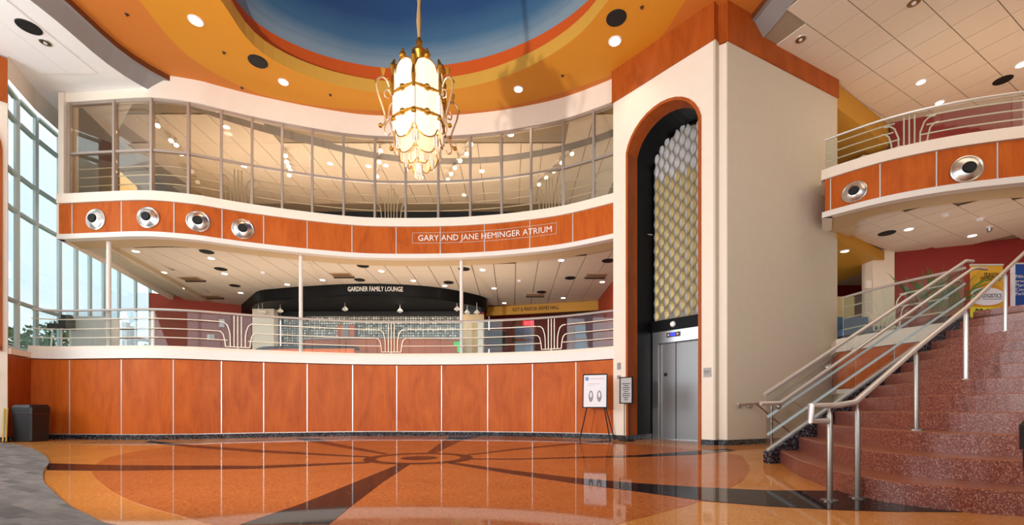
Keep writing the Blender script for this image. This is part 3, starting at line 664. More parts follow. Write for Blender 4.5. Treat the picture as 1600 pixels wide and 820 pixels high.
loc(MB().box(-.12, .61, 0, .2, .625, .003), 'print_line', pk2, po, tilt); loc(MB().box(-.16, .50, 0, .1, .51, .003), 'print_line', pk2, po, tilt); loc(MB().box(-.16, .465, 0, -.02, .472, .003), 'print_line', pk2, po, tilt)
for u in (-.085, .095):
    ov = MB(); n = 20; ov.add([(u + .05 * math.cos(2 * PI * k / n), .235 + .125 * math.sin(2 * PI * k / n), .003) for k in range(n)], [tuple(range(n))])
    loc(ov, 'oval_ornament', pk, po, tilt)
    ov = MB(); ov.add([(u + .022 * math.cos(2 * PI * k / n), .265 + .06 * math.sin(2 * PI * k / n), .005) for k in range(n)], [tuple(range(n))]); loc(ov, 'oval_centre', M_white, po, tilt)  # pale print inside each oval

# ------------------------------------------------------------------ curved railings
def fan(root, line, x, zb, zt, z1, z2, z3_, off, m=M_bar, sc=1, r=.013):
    s_ = sx(line, x); c = P(line, s_); d = P(line, min(s_ + .1, len(line) - 1.001)); t = Vector((d[0] - c[0], d[1] - c[1], 0)).normalized(); n = Vector((-t.y, t.x, 0)) * off
    def q(u, z): return Vector((c[0], c[1], 0)) + n + t * (u * sc) + Vector((0, 0, z))
    f = MB()
    for u in (-.075, 0, .075): f.tube([q(u, zt), q(u, zb if u else zb - .05)], r, 6)
    f.tube([q(-.245, zb), q(.245, zb)], r, 6)
    for s in (-1, 1):
        f.tube([q(s * .36, z1), q(s * .27, z1 - .01), q(s * .21, z1 - .07), q(s * .17, z1 - .2), q(s * .155, (z1 + zb) / 2 - .02), q(s * .15, zb)], r, 6)
        f.tube([q(s * .40, z2), q(s * .34, z2 - .01), q(s * .29, z2 - .07), q(s * .26, z2 - .2), q(s * .245, zb)], r, 6)
    return f.build('fan_motif', m, root)
def bars(root, line, off, zs, gaps, x0, x1, r=.012, m=M_bar):
    L_ = offset(line, off)
    for i, z in enumerate(zs):
        xs_ = [x0] + [g for gp in gaps for g in (gp - ((24, 26, 16)[i]), gp + ((24, 26, 16)[i]))] + [x1]
        for a, b in zip(xs_[::2], xs_[1::2]):
            if b > a + 3: MB().tube([(p[0], p[1], z) for p in cut(L_, a, b)], r, 6).build('bar', m, root)
RLX = [50, 100, 146, 190, 240, 292, 345, 393, 441, 488, 540, 589, 639, 688, 737, 785, 835, 885, 925, 962]
rl = thing('railing', (-3, 11.4, 2.08), 'long curved glass and bar railing along the mezzanine above the wood wall', 'railing')
LR = offset(cut(FRONT, 46, 966), .10)
MB().tube([(p[0], p[1], 2.905) for p in LR], .028, 8).build('handrail', M_rail, rl, smooth=True)
for a, b in zip(RLX[:-1], RLX[1:]): MB().ribbon(shrink([P(LR, sx(LR, a)), P(LR, sx(LR, b))], .006), .02, .032, 2.08, 2.87).build('glass_panel', M_gl3, rl)
bars(rl, LR, -.03, (2.70, 2.48, 2.28), (372, 612, 862), 47, 965)
for x in (372, 612, 862): fan(rl, LR, x, 2.13, 2.86, 2.70, 2.48, 2.28, -.03)
for x, w in ((236, .05), (750, .13)): stick(LR, x, 2.08, 2.88, w, .05, M_creamw, 'post', rl, .06)
rg2 = thing('gallery_railing', (-3, 11.7, 5.5), 'cream bar railing behind the curved gallery windows', 'railing')
LG = offset(cut(FRONT, 100, 964), .34)
bars(rg2, LG, 0, (6.24, 6.04, 5.84), (372, 611, 858), 108, 960)
for x in (372, 611, 858): fan(rg2, LG, x, 5.62, 6.42, 6.24, 6.04, 5.84, 0)
# columns between mezzanine and balcony
for x, nm, lb in ((170, 0, 'slim white column at the left end of the mezzanine rail'), (470, 0, 'slim white column in front of the bar on the mezzanine'), (721, 0, 'slim white column right of the bar on the mezzanine')):
    c = P(offset(FRONT, .26), sx(offset(FRONT, .26), x)); o = thing('column', (c[0], c[1], 2.08), lb, 'column')
    MB().tube([(c[0], c[1], 2.08), (c[0], c[1], 4.5)], .045, 12).build('shaft', M_trim, o, smooth=True); MB().lathe([(.075, 2.07), (.075, 2.1)], (c[0], c[1], 0), 12).build('base_plate', M_trim, o)

# round jet diffusers in the fascias
def diffuser(line, x, z, label, s=1.0):
    s_ = sx(line, x); c = P(line, s_); d = P(line, s_ + .05); t = Vector((d[0] - c[0], d[1] - c[1], 0)).normalized(); n = Vector((t.y, -t.x, 0))
    if n.y > 0 and n.x > -.2: n = -n
    ctr = Vector((c[0], c[1], z)); o = thing('air_diffuser', tuple(ctr), label, 'air vent', 'round silver jet diffusers set in the wood fascias')
    m = MATS.get('spun_aluminium') or brushed('spun_aluminium', '#d9d6d2', .25)
    MB().lathe([(.235 * s, 0), (.235 * s, .02), (.215 * s, .03), (.20 * s, .022), (.11 * s, .085), (.10 * s, .085), (.09 * s, .03)], ctr, 28, axis=n).build('dish', m, o, smooth=True)
    MB().lathe([(.095 * s, .03), (.095 * s, .10), (.085 * s, .115), (.0, .115)], ctr, 20, axis=(n + Vector((0, 0, .0)))).build('nozzle', M_blackm, o, smooth=True)
for x, y, lb in ((150, 343, 'round silver air diffuser, leftmost on the balcony fascia'), (232, 340, 'round silver air diffuser, second from left on balcony fascia'), (310, 346, 'round silver air diffuser, third from left on balcony fascia'), (380, 358, 'round silver air diffuser nearest the lettering on balcony fascia')):
    p = P(FRONT, sx(FRONT, x)); diffuser(FRONT, x, HC + (YH - y) / F * p[1], lb)

# lettering on the fascia
al = [0]
for a, b in zip(FRONT[:-1], FRONT[1:]): al.append(al[-1] + math.dist(a, b))
def on_arc(line, s, d):
    L_ = [0]
    for a, b in zip(line[:-1], line[1:]): L_.append(L_[-1] + math.dist(a, b))
    for i in range(len(line) - 1):
        if L_[i] <= s <= L_[i + 1] or i == len(line) - 2:
            t = (s - L_[i]) / (L_[i + 1] - L_[i]); a, b = line[i], line[i + 1]; tx, ty = (b[0] - a[0]) / (L_[i + 1] - L_[i]), (b[1] - a[1]) / (L_[i + 1] - L_[i])
            return (a[0] + (b[0] - a[0]) * t + ty * d, a[1] + (b[1] - a[1]) * t - tx * d)
def arc_s(line, x):
    s_ = sx(line, x); i = int(s_); s = sum(math.dist(line[k], line[k + 1]) for k in range(i)); return s + math.dist(line[i], P(line, s_))
sA, sB = arc_s(FRONT, 654), arc_s(FRONT, 863); sm = (sA + sB) / 2
fs = thing('lettered_sign', (-.9, 11.2, 5.0), 'white lettering in a thin frame on curved fascia reading GARY AND JANE HEMINGER ATRIUM', 'sign')
def fxf(v): x, y = on_arc(FRONT, sm + v.x, .03 + v.z); return Vector((x, y, 4.925 + v.y))
text('lettering', 'GARY AND JANE HEMINGER ATRIUM', .205, mat('white_letters', '#f4ece4', .4), fs, fxf, .012, 'CENTER', width=(sB - sA))
fl_ = [on_arc(FRONT, arc_s(FRONT, 645) + (arc_s(FRONT, 870) - arc_s(FRONT, 645)) * k / 24, .02) for k in range(25)]
for z in (4.87, 5.13): MB().tube([(p[0], p[1], z) for p in fl_], .006, 4).build('frame_line', M_alu, fs)
for p in (fl_[0], fl_[-1]): MB().tube([(p[0], p[1], 4.87), (p[0], p[1], 5.13)], .006, 4).build('frame_line', M_alu, fs)

# ------------------------------------------------------------------ left curtain wall and left pier
cw_ = thing('window_1', (-11, 11, 1.95), kind='structure')
def CW(Y): return (-10.42 - .5 * (Y - 9.24), Y) if Y < 10 else ((-10.8 - .285 * (Y - 10), Y))
ys = [9.24, 9.75, 10.35, 11.1, 11.7, 12.25, 12.85, 13.6, 14.5, 15.4]
def zt(Y): return 7.42
rows = [1.95, 3.15, 4.02, 4.75, 5.62, 6.75, 7.42]
for Y in ys:
    a = CW(Y); b = (a[0] - .26, a[1] + .05); zz = 7.42
    MB().beam((a[0] - .1, a[1], 1.95), (a[0] - .1, a[1], zz), .06, .075, up=(0, 1, 0)).build('mullion', M_curtain, cw_)
rowsz = [1.98, 2.72, 4.05, 4.75, 6.1, 6.95, 7.42]
rowsz = [1.98, 3.0, 4.95, 5.75, 6.9, 7.42]
for a, b in zip(ys[:-1], ys[1:]):
    p, q = CW(a), CW(b)
    for z in rowsz: MB().beam((p[0] - .1, p[1] + .03, z), (q[0] - .1, q[1] - .03, z), .10, .06).build('transom', M_curtain, cw_)
    for z0, z1 in zip(rowsz[:-1], rowsz[1:]):
        MB().ribbon([(p[0] - .1, p[1] + .035), (q[0] - .1, q[1] - .035)], 0, .012, z0 + .035, z1 - .035).build('glass_pane', M_glass, cw_)
MB().add([(-10.3, 9.15, 7.42), (-10.75, 10.1, 7.42), (-12.4, 15.5, 7.42), (-12.4, 15.5, 7.9), (-10.75, 10.1, 7.9), (-10.3, 9.15, 7.9)], [(0, 1, 4, 5), (1, 2, 3, 4)]).build('head_panel', M_creamw, cw_)
MB().add([(-10.42, 9.22, 1.9), (-10.8, 10, 1.9), (-12.4, 15.6, 1.9), (-12.4, 15.6, 0), (-10.8, 10, 0), (-10.42, 9.22, 0)], [(0, 1, 4, 5), (1, 2, 3, 4)]).build('sill_wall', M_creamw, cw_)
# pier left of the windows, partly in frame
pier = thing('wall_pier', (-10.8, 8.8, 0), kind='structure')
pa, pb = Vector((-10.36, 9.2, 0)), Vector((-11.6, 7.9, 0)); pu = (pb - pa).normalized(); pn = Vector((pu.y, -pu.x, 0))
if pn.x > 0: pn = -pn
def pxf(v): q = pa + pu * v.x + pn * v.y; return Vector((q.x, q.y, v.z))
MB().box(0, 0, 0, 1.8, .25, 6.95).build('pier_face', M_creamw, pier, xf=pxf)
MB().box(0, -.03, 6.95, 1.8, .25, 7.85).build('crown_panel', M_wooddark, pier, xf=pxf)
aw = MB(); o1 = [(.16, 1.95)] + arch(.16, 1.5, 5.9, 6.6) + [(1.5, 1.95)]; o2 = [(.07, 1.88)] + arch(.07, 1.6, 5.95, 6.72) + [(1.6, 1.88)]
aw.ringstrip([(u, -.04, z) for u, z in o1], [(u, -.04, z) for u, z in o2]).ringstrip([(u, -.04, z) for u, z in o2], [(u, .0, z) for u, z in o2]).box(.07, -.04, 1.86, 1.6, 0, 1.95)
aw.build('arch_surround', M_wooddark, pier, xf=pxf)
MB().box(.16, -.012, 1.95, 1.5, -.001, 5.9).build('arch_infill', M_black, pier, xf=pxf)  # flat black sheet filling the arch, no depth behind it
MB().box(0, -.02, 0, 1.8, .26, .1).build('base_trim', M_gran, pier, xf=pxf)
sg2 = thing('wall_plaque', (-10.5, 8.95, 1.3), 'small dark plate on the cream pier at the left edge', 'sign'); MB().box(.12, -.02, 1.33, .28, -.001, 1.43).build('plate', mat('bronze_plate', '#4b3a33', .4), sg2, xf=pxf)
wet = thing('folding_floor_sign', (-10.28, 9.1, 0), 'folded yellow floor sign leaning on the pier beside the waste bin', 'sign')
ym = mat('yellow_plastic', '#d9b52a', .45)
for k in (0, .05): MB().beam((-10.25 + k * .2, 9.02 + k, 0.01), (-10.31 + k * .2, 9.10 + k, .68), .02, .13, up=(.7, -.7, 0)).build('leaf_panel', ym, wet)

# waste bin at the corner
bn = thing('waste_bin', (-10.15, 9.3, 0), 'square black waste bin in the corner beneath the left windows', 'bin')
def bin_(root, cx, cy, w, h, d=None, tilt=0):
    d = d or w; f = lambda z, k: [(cx - w / 2 * k, cy - d / 2 * k, z), (cx + w / 2 * k, cy - d / 2 * k, z), (cx + w / 2 * k, cy + d / 2 * k, z), (cx - w / 2 * k, cy + d / 2 * k, z)]
    def loft(levels):
        m = MB(); vs = []
        for z, k in levels:
            c = .14
            q = f(z, k); pts = []
            for i in range(4):
                a, b, e = Vector(q[i - 1]), Vector(q[i]), Vector(q[(i + 1) % 4]); pts += [b + (a - b) * c * .5, b + (e - b) * c * .5]
            vs += pts
        n = 8; m.v = [tuple(v) for v in vs]
        for k in range(len(levels) - 1):
            for i in range(n): m.f.append((k * n + i, k * n + (i + 1) % n, (k + 1) * n + (i + 1) % n, (k + 1) * n + i))
        m.f.append(tuple(range(n))[::-1]); m.f.append(tuple((len(levels) - 1) * n + i for i in range(n))); return m
    bm_ = mat('bin_plastic', '#17171a', .38)
    loft([(0, .92), (.03, .95), (h * .74, 1)]).build('body', bm_, root); loft([(h * .75, 1.04), (h * .93, 1.04), (h, .93), (h + .012, .8)]).build('lid', bm_, root)
bin_(bn, -10.03, 9.35, .40, .76)
bn2 = thing('waste_bin', (2.53, 2.05, 0), 'black moulded waste bin cut off at the right edge before the stairs', 'bin')
bin_(bn2, 2.62, 1.95, .40, .63, .4)

# ------------------------------------------------------------------ mezzanine interior
mi = thing('wall_mezzanine', (-6, 16, HM), kind='structure')
MB().add([(-12.4, 15.3, HM), (-10.2, 16.9, HM), (-10.2, 16.9, 4.66), (-12.4, 15.3, 4.66)], [(0, 1, 2, 3)]).build('red_wall', M_redl, mi)
MB().add([(-10.2, 16.9, HM), (-8.8, 17.0, HM), (-8.8, 17.0, 4.66), (-10.2, 16.9, 4.66)], [(0, 1, 2, 3)]).build('red_wall', M_redl, mi)
MB().box(-9.1, 15.7, HM, -8.35, 16.0, 4.2).build('tan_pier', M_cream, mi)
MB().box(-8.35, 16.2, HM, -1.8, 16.4, 4.3).build('bar_backdrop', M_blackm, mi)
MB().box(-1.8, 15.9, HM, -1.0, 16.3, 4.05).build('tan_pier', M_soff, mi)
for a, b, z0, z1 in ((445, 722, 3.72, 4.02), (441, 528, 2.3, 3.70), (560, 722, 2.3, 3.70)):
    MB().box((a - 800) / F * 16.2, 16.14, z0, (b - 800) / F * 16.2, 16.2, z1).build('mosaic_panel', M_mosaic, mi)
MB().box(-6.25, 16.05, HM, -5.65, 16.2, 3.7).build('wood_pier', M_wooddark, mi)
MB().box(-6.05, 16.0, HM, -5.85, 16.05, 3.7).build('grey_door', M_slate, mi)
MB().box(-.95, 19.0, HM, 4, 19.2, 4.7).build('hall_wall', M_red, mi)
MB().beam((-1.0, 17.2, 4.42), (3.4, 16.1, 4.42), .1, .34).build('gold_bulkhead', M_gold, mi)
MB().box(3.1, 10.3, HM, 3.2, 19, 4.7).build('side_wall', M_redl, mi)
MB().box(-1.15, 16.3, HM, -1.0, 19.0, 4.6).build('partition', M_red, mi)
dg_ = glass('door_glass', '#9fb4c9', .08, .4)
for a, b in ((800, 838), (893, 935), (937, 967)):
    x0, x1 = (a - 800) / F * 18.8, (b - 800) / F * 18.8
    w = thing('hall_door', (x0, 18.9, HM), {800: 'wood framed glass door under the red exit sign', 893: 'tall blue glass door at the right of the mezzanine hall', 937: 'blue glass door nearest the elevator tower on the mezzanine'}[a], 'door')
    MB().box(x0, 18.8, HM, x0 + .12, 18.95, 4.2).build('stile', M_wooddark, w); MB().box(x1 - .12, 18.8, HM, x1, 18.95, 4.2).build('stile', M_wooddark, w)
    MB().box(x0, 18.8, 4.2, x1, 18.95, 4.35).build('door_head', M_wooddark, w); MB().box(x0, 18.8, 3.55, x1, 18.95, 3.65).build('rail', M_wooddark, w)
    MB().box(x0 + .12, 18.86, HM, x1 - .12, 18.9, 4.2).build('glass_pane', mat('blue_pane', '#7f97b8', .15, 0, .3), w)
ex_ = thing('exit_sign', (.65, 18.4, 3.9), 'red lit EXIT sign hanging over the mezzanine hall doors', 'sign')
MB().box(.45, 18.4, 4.12, .9, 18.46, 4.32).build('sign_face', mat('exit_face', '#e02030', .4, 0, 0, '#ff2030', 1.2), ex_)
text('lettering', 'EXIT', .16, M_white, ex_, lambda v: Vector((.675 + v.x, 18.39 - v.z, 4.16 + v.y)), .002); MB().tube([(.67, 18.43, 4.32), (.67, 18.43, 4.6)], .012, 6).build('hanger', M_black, ex_)
an = thing('hall_sign', (1.0, 16.5, 4.4), 'dark letters on the gold bulkhead reading ROY & MARCIA ARMES HALL', 'sign')
bd = Vector((4.4, -1.1, 0)).normalized(); bp = Vector((-1.0, 17.2, 0))
text('lettering', 'ROY & MARCIA ARMES HALL', .2, M_blackm, an, lambda v: bp + bd * (1.93 + v.x) + Vector((0, -.06 - v.z, 4.36 + v.y)), .006, width=1.75)
# lounge canopy
cn = thing('lounge_canopy', (-4.8, 14.6, 4.2), 'black curved canopy over the lounge bar lettered GARDNER FAMILY LOUNGE', 'canopy')
CN = spline([(-10.15, 16.8), (-8.56, 14.98), (-7.6, 14.55), (-6.53, 14.28), (-4.8, 14.0), (-3.23, 14.14), (-2.09, 14.6), (-1.0, 15.6), (-.9, 16.2)], 5)
CN = [CN[0]] + [p for p in CN if p[0] > -8.6]
MB().ribbon(CN, 0, .12, 4.2, 4.62).build('fascia', M_black, cn)
MB().prism(CN + [(-1.0, 16.9), (-10.0, 16.9)], 4.22, 4.26).build('canopy_soffit', M_blackm, cn)
lx = (587 - 800) / F * 14.05
text('lettering', 'GARDNER FAMILY LOUNGE', .21, MATS['white_letters'], cn, lambda v: Vector((lx + v.x, 14.0 - .02 - v.z + .055 * (v.x + .1) ** 2, 4.36 + v.y)), .012, width=1.72)
bar_ = thing('bar_counter', (-4.2, 14.9, HM), 'long curved wooden bar counter beneath the lounge canopy', 'counter')
BR = spline([(-7.3, 15.6), (-7.0, 15.1), (-6.2, 14.9), (-4.3, 14.8), (-2.6, 14.9), (-1.7, 15.1)], 5)
MB().ribbon(BR, 0, .1, HM, 3.0).build('front', M_wood, bar_); MB().ribbon(BR, -.12, .4, 3.0, 3.05).build('counter_top', mat('pale_stone', '#9b938a', .2), bar_)
b2 = thing('low_counter', (-7.6, 13.6, HM), 'low wooden counter with a dark top left of the bar', 'counter')
BL = spline([(-7.9, 13.9), (-7.3, 13.3), (-6.4, 13.1), (-4.6, 13.0)], 5)
MB().ribbon(BL, 0, .1, HM, 2.44).build('front', M_wood, b2); MB().ribbon(BL, -.08, .45, 2.44, 2.52).build('counter_top', M_black, b2)
for k, (x, y, lb) in enumerate(((404, 484, 'glass pendant lamp at the left end of the lounge canopy'), (410, 487, 'glass pendant lamp before the tan pier by the bar'), (438, 478, 'glass pendant lamp between tan pier and first slim column'), (539, 471, 'glass pendant lamp left of the lounge lettering centre'), (625, 473, 'glass pendant lamp right of the lounge lettering'), (714, 482, 'glass pendant lamp left of the right slim column'), (730, 488, 'left one of the glass pendants before the tan wall right of the bar'), (745, 488, 'rightmost glass pendant lamp before the tan wall right of the bar'))):
    X, Y, Z = at(x, y, 14.9 if k % 2 else 15.15); Z = min(Z, 4.0); o = thing('pendant_lamp', (X, Y, Z), lb, 'lamp', 'small glass pendants over the lounge bar')
    MB().tube([(X, Y, Z + .08), (X, Y, 4.22)], .008, 6).build('stem', M_alu, o)
    MB().lathe([(.01, .10), (.10, .0), (.10, -.015), (.02, -.06)], (X, Y, Z), 8).build('glass_shade', mat('pendant_glass', '#cfc8bd', .15, .3, 0, '#ffe9c8', .25), o)
# furniture at the left of the mezzanine
wc = thing('glare_box', (-10.5, 11.3, HM), 'white box in place of flash glare behind the left end of the railing', 'counter')  # white box added to stand in for flash glare on the glass
MB().box(-10.98, 11.1, HM, -10.08, 11.5, 2.92).build('glare_body', mat('glare_white', '#f6f3f0', .6), wc); MB().box(-11.0, 11.07, 2.92, -10.05, 11.53, 2.97).build('counter_top', M_white, wc)
def chair(x, y, label, w=.5, h=1.0, rz=0, seat=.62):
    o = thing('bar_chair', (x, y, HM), label, 'chair', rz=rz); m = mat('black_vinyl', '#141416', .45)
    MB().box(-w / 2, -w / 2, seat, w / 2, w / 2, seat + .1).build('seat', m, o, local=True)
    mb = MB().box(-w / 2, w / 2 - .08, seat + .1, w / 2, w / 2, h - .08).box(-w / 2 + .06, w / 2 - .08, h - .08, w / 2 - .06, w / 2, h); mb.build('backrest', m, o, local=True)
    for a in (-1, 1):
        for b in (-1, 1): MB().tube([(a * (w / 2 - .04), b * (w / 2 - .04), 0), (a * (w / 2 - .07), b * (w / 2 - .07), seat)], .018, 6).build('leg', M_alu, o, local=True)
chair(-10.68, 10.62, 'black bar chair at the left of the white glare box', w=.34, h=.98)
chair(-10.75, 12.15, 'black rounded chair right of the white glare box', .45, 1.0, .2)
sp = thing('black_cabinet', (-10.3, 13.0, HM), 'tall narrow black cabinet by the left windows', 'cabinet')
X, Y, Z = at(191, 520, 12.9); MB().box(X - .1, Y, HM, X + .1, Y + .3, 3.1).build('body', M_black, sp); MB().box(X - .06, Y + .02, 3.1, X + .06, Y + .2, 3.2).build('top_knob', M_black, sp); sp.location = (X, Y, HM)
for c_ in sp.children:
    for v in c_.data.vertices: v.co += Vector((-10.3, 13.0, HM)) - Vector((X, Y, HM))
for x, y, r, YT, lb in ((213, 530, .28, 12.6, 'round brown bistro table before the red wall'), (181, 530, .14, 11.9, 'small round table beside the left slim column'), (198, 536, .14, 13.5, 'small low round table behind the bistro table')):
    X, Y, Z = at(x, y, YT); o = thing('bistro_table', (X, Y, HM), lb, 'table')
    MB().lathe([(r, -.02), (r, .02)], (X, Y, Z), 20).build('table_top', mat('brown_top', '#6f4f3c', .4), o); MB().tube([(X, Y, HM), (X, Y, Z)], .03, 8).build('pedestal', M_black, o); MB().lathe([(r * .7, 0), (r * .6, .03)], (X, Y, HM), 16).build('foot', M_black, o)
tc_ = thing('green_bottle_cooler', (-1.7, 14.2, HM), 'bright green folded cloth hanging by the right slim column', 'cloth')
X, Y, Z = at(716, 540, 13.0); tc_.location = (X, Y, Z)
MB().box(X - .13, Y, Z, X + .13, Y + .04, Z + .12).box(X - .03, Y, Z - .18, X + .12, Y + .04, Z).build('green_cloth', mat('green_cloth', '#1fae4c', .6), tc_); tc_.name = 'hanging_cloth'
pt_ = thing('framed_picture', at(775, 536, 18.9), 'framed dark portrait picture on the red hall wall', 'picture'); X, Y, Z = at(775, 530, 18.9)
MB().box(X - .45, 18.94, Z - .4, X + .45, 18.98, Z + .4).build('frame', M_wooddark, pt_); MB().box(X - .4, 18.92, Z - .35, X + .4, 18.94, Z + .35).build('canvas', mat('dark_canvas', '#2b211f', .6), pt_)
for x, y, lb, w_, h_ in ((347, 505, 'white thermostat plate on the red wall of the mezzanine', .09, .14), (327, 527, 'left of two white switch plates on the red wall', .06, .1), (332.5, 527, 'right of two white switch plates on the red wall', .06, .1)):
    X, Y, Z = at(x, y, 16.75 if x > 340 else 16.4); o = thing('wall_plate', (X, Y, Z), lb, 'switch')
    Y = 16.9 + (X + 10.2) * .727 if X < -10.2 else 16.9; X = (x - 800) / F * (Y - .02); Z = HC + (YH - y) / F * Y; o.location = (X, Y - .04, Z)
    MB().box(X - w_, Y - .05, Z - h_, X + w_, Y - .02, Z + h_).build('plate', M_white, o)

# ------------------------------------------------------------------ right balcony, mezzanine, hall
rb = thing('wall_right_balcony', (8, 8, 4.49), kind='structure')
MB().prism(offset(RB, .12) + [(14.8, 7.6), (14.8, 16), (7.3, 16), (7.3, 10)], 4.66, 5.42).build('slab', M_soff, rb)
MB().ribbon(RB, -.03, .14, 4.49, 4.60).build('lower_edge', M_trim, rb)
MB().ribbon(RB, .02, .14, 4.59, 5.3).build('backing', M_wooddark, rb)
RBs = RB[1:]
panel_run(rb, RBs, [1288.5, 1298, 1375, 1463, 1558, 1660, 1760], 4.61, 5.23, M_wood, .04, 'fascia_panel')
MB().ribbon(RB, -.04, .3, 5.24, 5.44).build('ledge', M_creamw, rb)
MB().ribbon(RB[2:], .12, .62, 4.50, 4.64).build('soffit_border', M_soff, rb)
for x, y, lb, s in ((1335, 300, 'round silver air diffuser on right balcony fascia, nearest the tower', .85), (1510, 265, 'larger round silver air diffuser on right balcony fascia, farther right', 1.0)):
    p = P(RBs, sx(RBs, x)); diffuser(RBs, x, HC + (YH - y) / F * p[1], lb, s)
rr = thing('balcony_railing', (8, 8, 5.44), 'curved glass railing with cream bars and fan motif on right balcony', 'railing')
LB = offset(RBs, .1)
MB().tube([(p[0], p[1], 6.08) for p in LB], .022, 8).build('handrail', M_rail, rr, smooth=True)
xb = [1289, 1375, 1473, 1583, 1690, 1790]
for a, b in zip(xb[:-1], xb[1:]): MB().ribbon(shrink(cut(LB, a, b), .006), .02, .032, 5.44, 6.06).build('glass_panel', M_gl3, rr)
bars(rr, LB, .06, (5.98, 5.82, 5.66), (1422,), 1292, 1800)
fan(rr, LB, 1422, 5.50, 6.05, 5.95, 5.82, 5.66, .06)
# right mezzanine
rm = thing('wall_right_mezzanine', (6.8, 8, 0), kind='structure')
c13 = spline([(6.68, 6.49), (6.76, 6.25), (6.95, 6.0), (7.2, 5.5), (7.5, 5.0), (7.9, 4.4), (8.4, 3.8), (9.2, 3.2), (10.2, 2.7)], 5)
MB().prism([(p[0] + .0, p[1]) for p in RM[1:]] + [(6.72, 6.6)] + c13 + [(14.8, 2.6), (14.8, 16), (7.3, 16), (7.3, 9.9)], 1.75, 2.0).build('landing_slab', M_stair, rm)
MB().ribbon(RM, -.03, .2, 1.82, 2.08).build('ledge', M_creamw, rm)
MB().ribbon(RM, .0, .08, 1.07, 1.80).build('panel_backing', M_wooddark, rm)
RMs = RM[1:]
panel_run(rm, RMs, [1311, 1338, 1398, 1470], 1.09, 1.80, M_wood, .03, 'wood_panel', proud=-.02)
MB().ribbon(RM, -.02, .1, .98, 1.07).build('lower_edge', M_trim, rm)
MB().ribbon(RM, .02, .12, 0, .98).build('lower_wall', M_greige, rm)
rrl = thing('mezzanine_railing', (6.8, 8, 2.08), 'glass and bar railing on the right mezzanine behind the stair rails', 'railing')
LM = offset(RMs, .08)
MB().tube([(p[0], p[1], 2.91) for p in LM], .025, 8).build('handrail', M_rail, rrl, smooth=True)
for a, b in zip([1311, 1350, 1402, 1450], [1350, 1402, 1450, 1480]): MB().ribbon(shrink(cut(LM, a, b), .006), .02, .032, 2.08, 2.88).build('glass_panel', M_gl3, rrl)
bars(rrl, LM, .05, (2.72, 2.5, 2.28), (1382,), 1311, 1482)
fan(rrl, LM, 1382, 2.14, 2.88, 2.70, 2.50, 2.30, .05, sc=.9)
hl = thing('wall_right', (11, 11, 0), kind='structure')
MB().add([(9.5, 11.25, HM), (14.8, 9.2, HM), (14.8, 9.2, 7.9), (9.5, 11.25, 7.9)], [(0, 1, 2, 3)]).build('red_wall', M_red, hl)
MB().box(8.98, 11.15, HM, 9.52, 11.5, 4.66).build('cream_column', M_cream, hl)
MB().box(9.0, 11.5, 5.44, 9.35, 11.8, 7.2).build('cream_column', M_cream, hl); MB().box(9.55, 11.1, 5.44, 9.75, 11.3, 7.2).build('cream_column', M_cream, hl)
MB().box(7.2, 14.4, HM, 13, 14.6, 7.9).build('corridor_wall', M_red, hl)
MB().prism([(7.1, 9.75), (9.5, 11.3), (9.5, 14.4), (7.1, 14.4)], 4.38, 4.6).build('gold_bulkhead', M_gold, hl)
MB().prism([(7.15, 9.85), (9.5, 11.3), (9.5, 14.4), (7.15, 14.4)], 7.3, 7.84).build('gold_bulkhead', M_gold, hl)
MB().box(7.25, 10.2, 5.42, 9.6, 10.25, 5.45).build('threshold', M_slate, hl)
MB().prism([(6.30, 8.97), (6.6, 8.75), (7.05, 9.1), (7.5, 9.95), (7.2, 10.0), (6.78, 9.66)], 4.515, 4.63).build('soffit_return', M_soff, rb)
cl2 = thing('ceiling_right', (9, 9, 4.6), kind='structure')
MB().prism(offset(RB, .3) + [(14.8, 7.7), (14.8, 11.6), (9.4, 11.4), (7.3, 10.0)], 4.64, 4.655).build('backing', M_back, cl2)
tiles(cl2, offset(RBs, .35) + [(14.6, 7.9), (14.6, 9.6), (9.3, 11.8), (7.0, 10.2)], 4.60, .6, .6, M_tile, .49, .008, .004, (4.1, 8.3))
# banners, plant, chairs on the right mezzanine
def banner(x0, x1, ytop, Y, label, m):
    X0, X1 = (x0 - 800) / F * Y, (x1 - 800) / F * Y; zt_ = HC + (YH - ytop) / F * Y
    o = thing('banner_stand', ((X0 + X1) / 2, Y, 2.0), label, 'banner'); MB().box(X0, Y, 2.06, X1, Y + .012, zt_).build('banner_sheet', m, o)
    MB().box(X0 - .01, Y - .06, 2.0, X1 + .01, Y + .08, 2.06).build('base', M_alu, o); MB().box(X0 - .005, Y - .01, zt_, X1 + .005, Y + .02, zt_ + .03).build('top_bar', M_alu, o)
    return o, X0, X1, zt_
def disc(par, name, m, cx, cy, cz, rx, rz, n=28, clip=None):
    vs = [(cx + rx * math.cos(2 * PI * k / n), cy, cz + rz * math.sin(2 * PI * k / n)) for k in range(n)]
    if clip: vs = [(min(max(v[0], clip[0]), clip[1]), v[1], v[2]) for v in vs]
    return MB().add(vs, [tuple(range(n))]).build(name, m, par)
YB = 8.2
o, X0, X1, zt_ = banner(1516.5, 1567, 415, YB, 'yellow SEASON SPONSOR banner stand at the top of the stairs', M_yel)
def bz(y): return HC + (YH - y) / F * YB
def bx(x): return (x - 800) / F * YB
disc(o, 'gold_oval', mat('gold_oval', '#e0951c', .6), bx(1541), YB - .003, bz(462), bx(1560) - bx(1530), bz(446) - bz(462) + .04, clip=(X0, X1))
disc(o, 'white_oval', M_white, bx(1541), YB - .006, bz(463), bx(1556) - bx(1526), bz(449) - bz(463), clip=(X0, X1))
MB().box(X0, YB - .004, 2.3, X1, YB - .001, bz(480)).build('lower_field', mat('lemon_field', '#e6dc3c', .6), o)
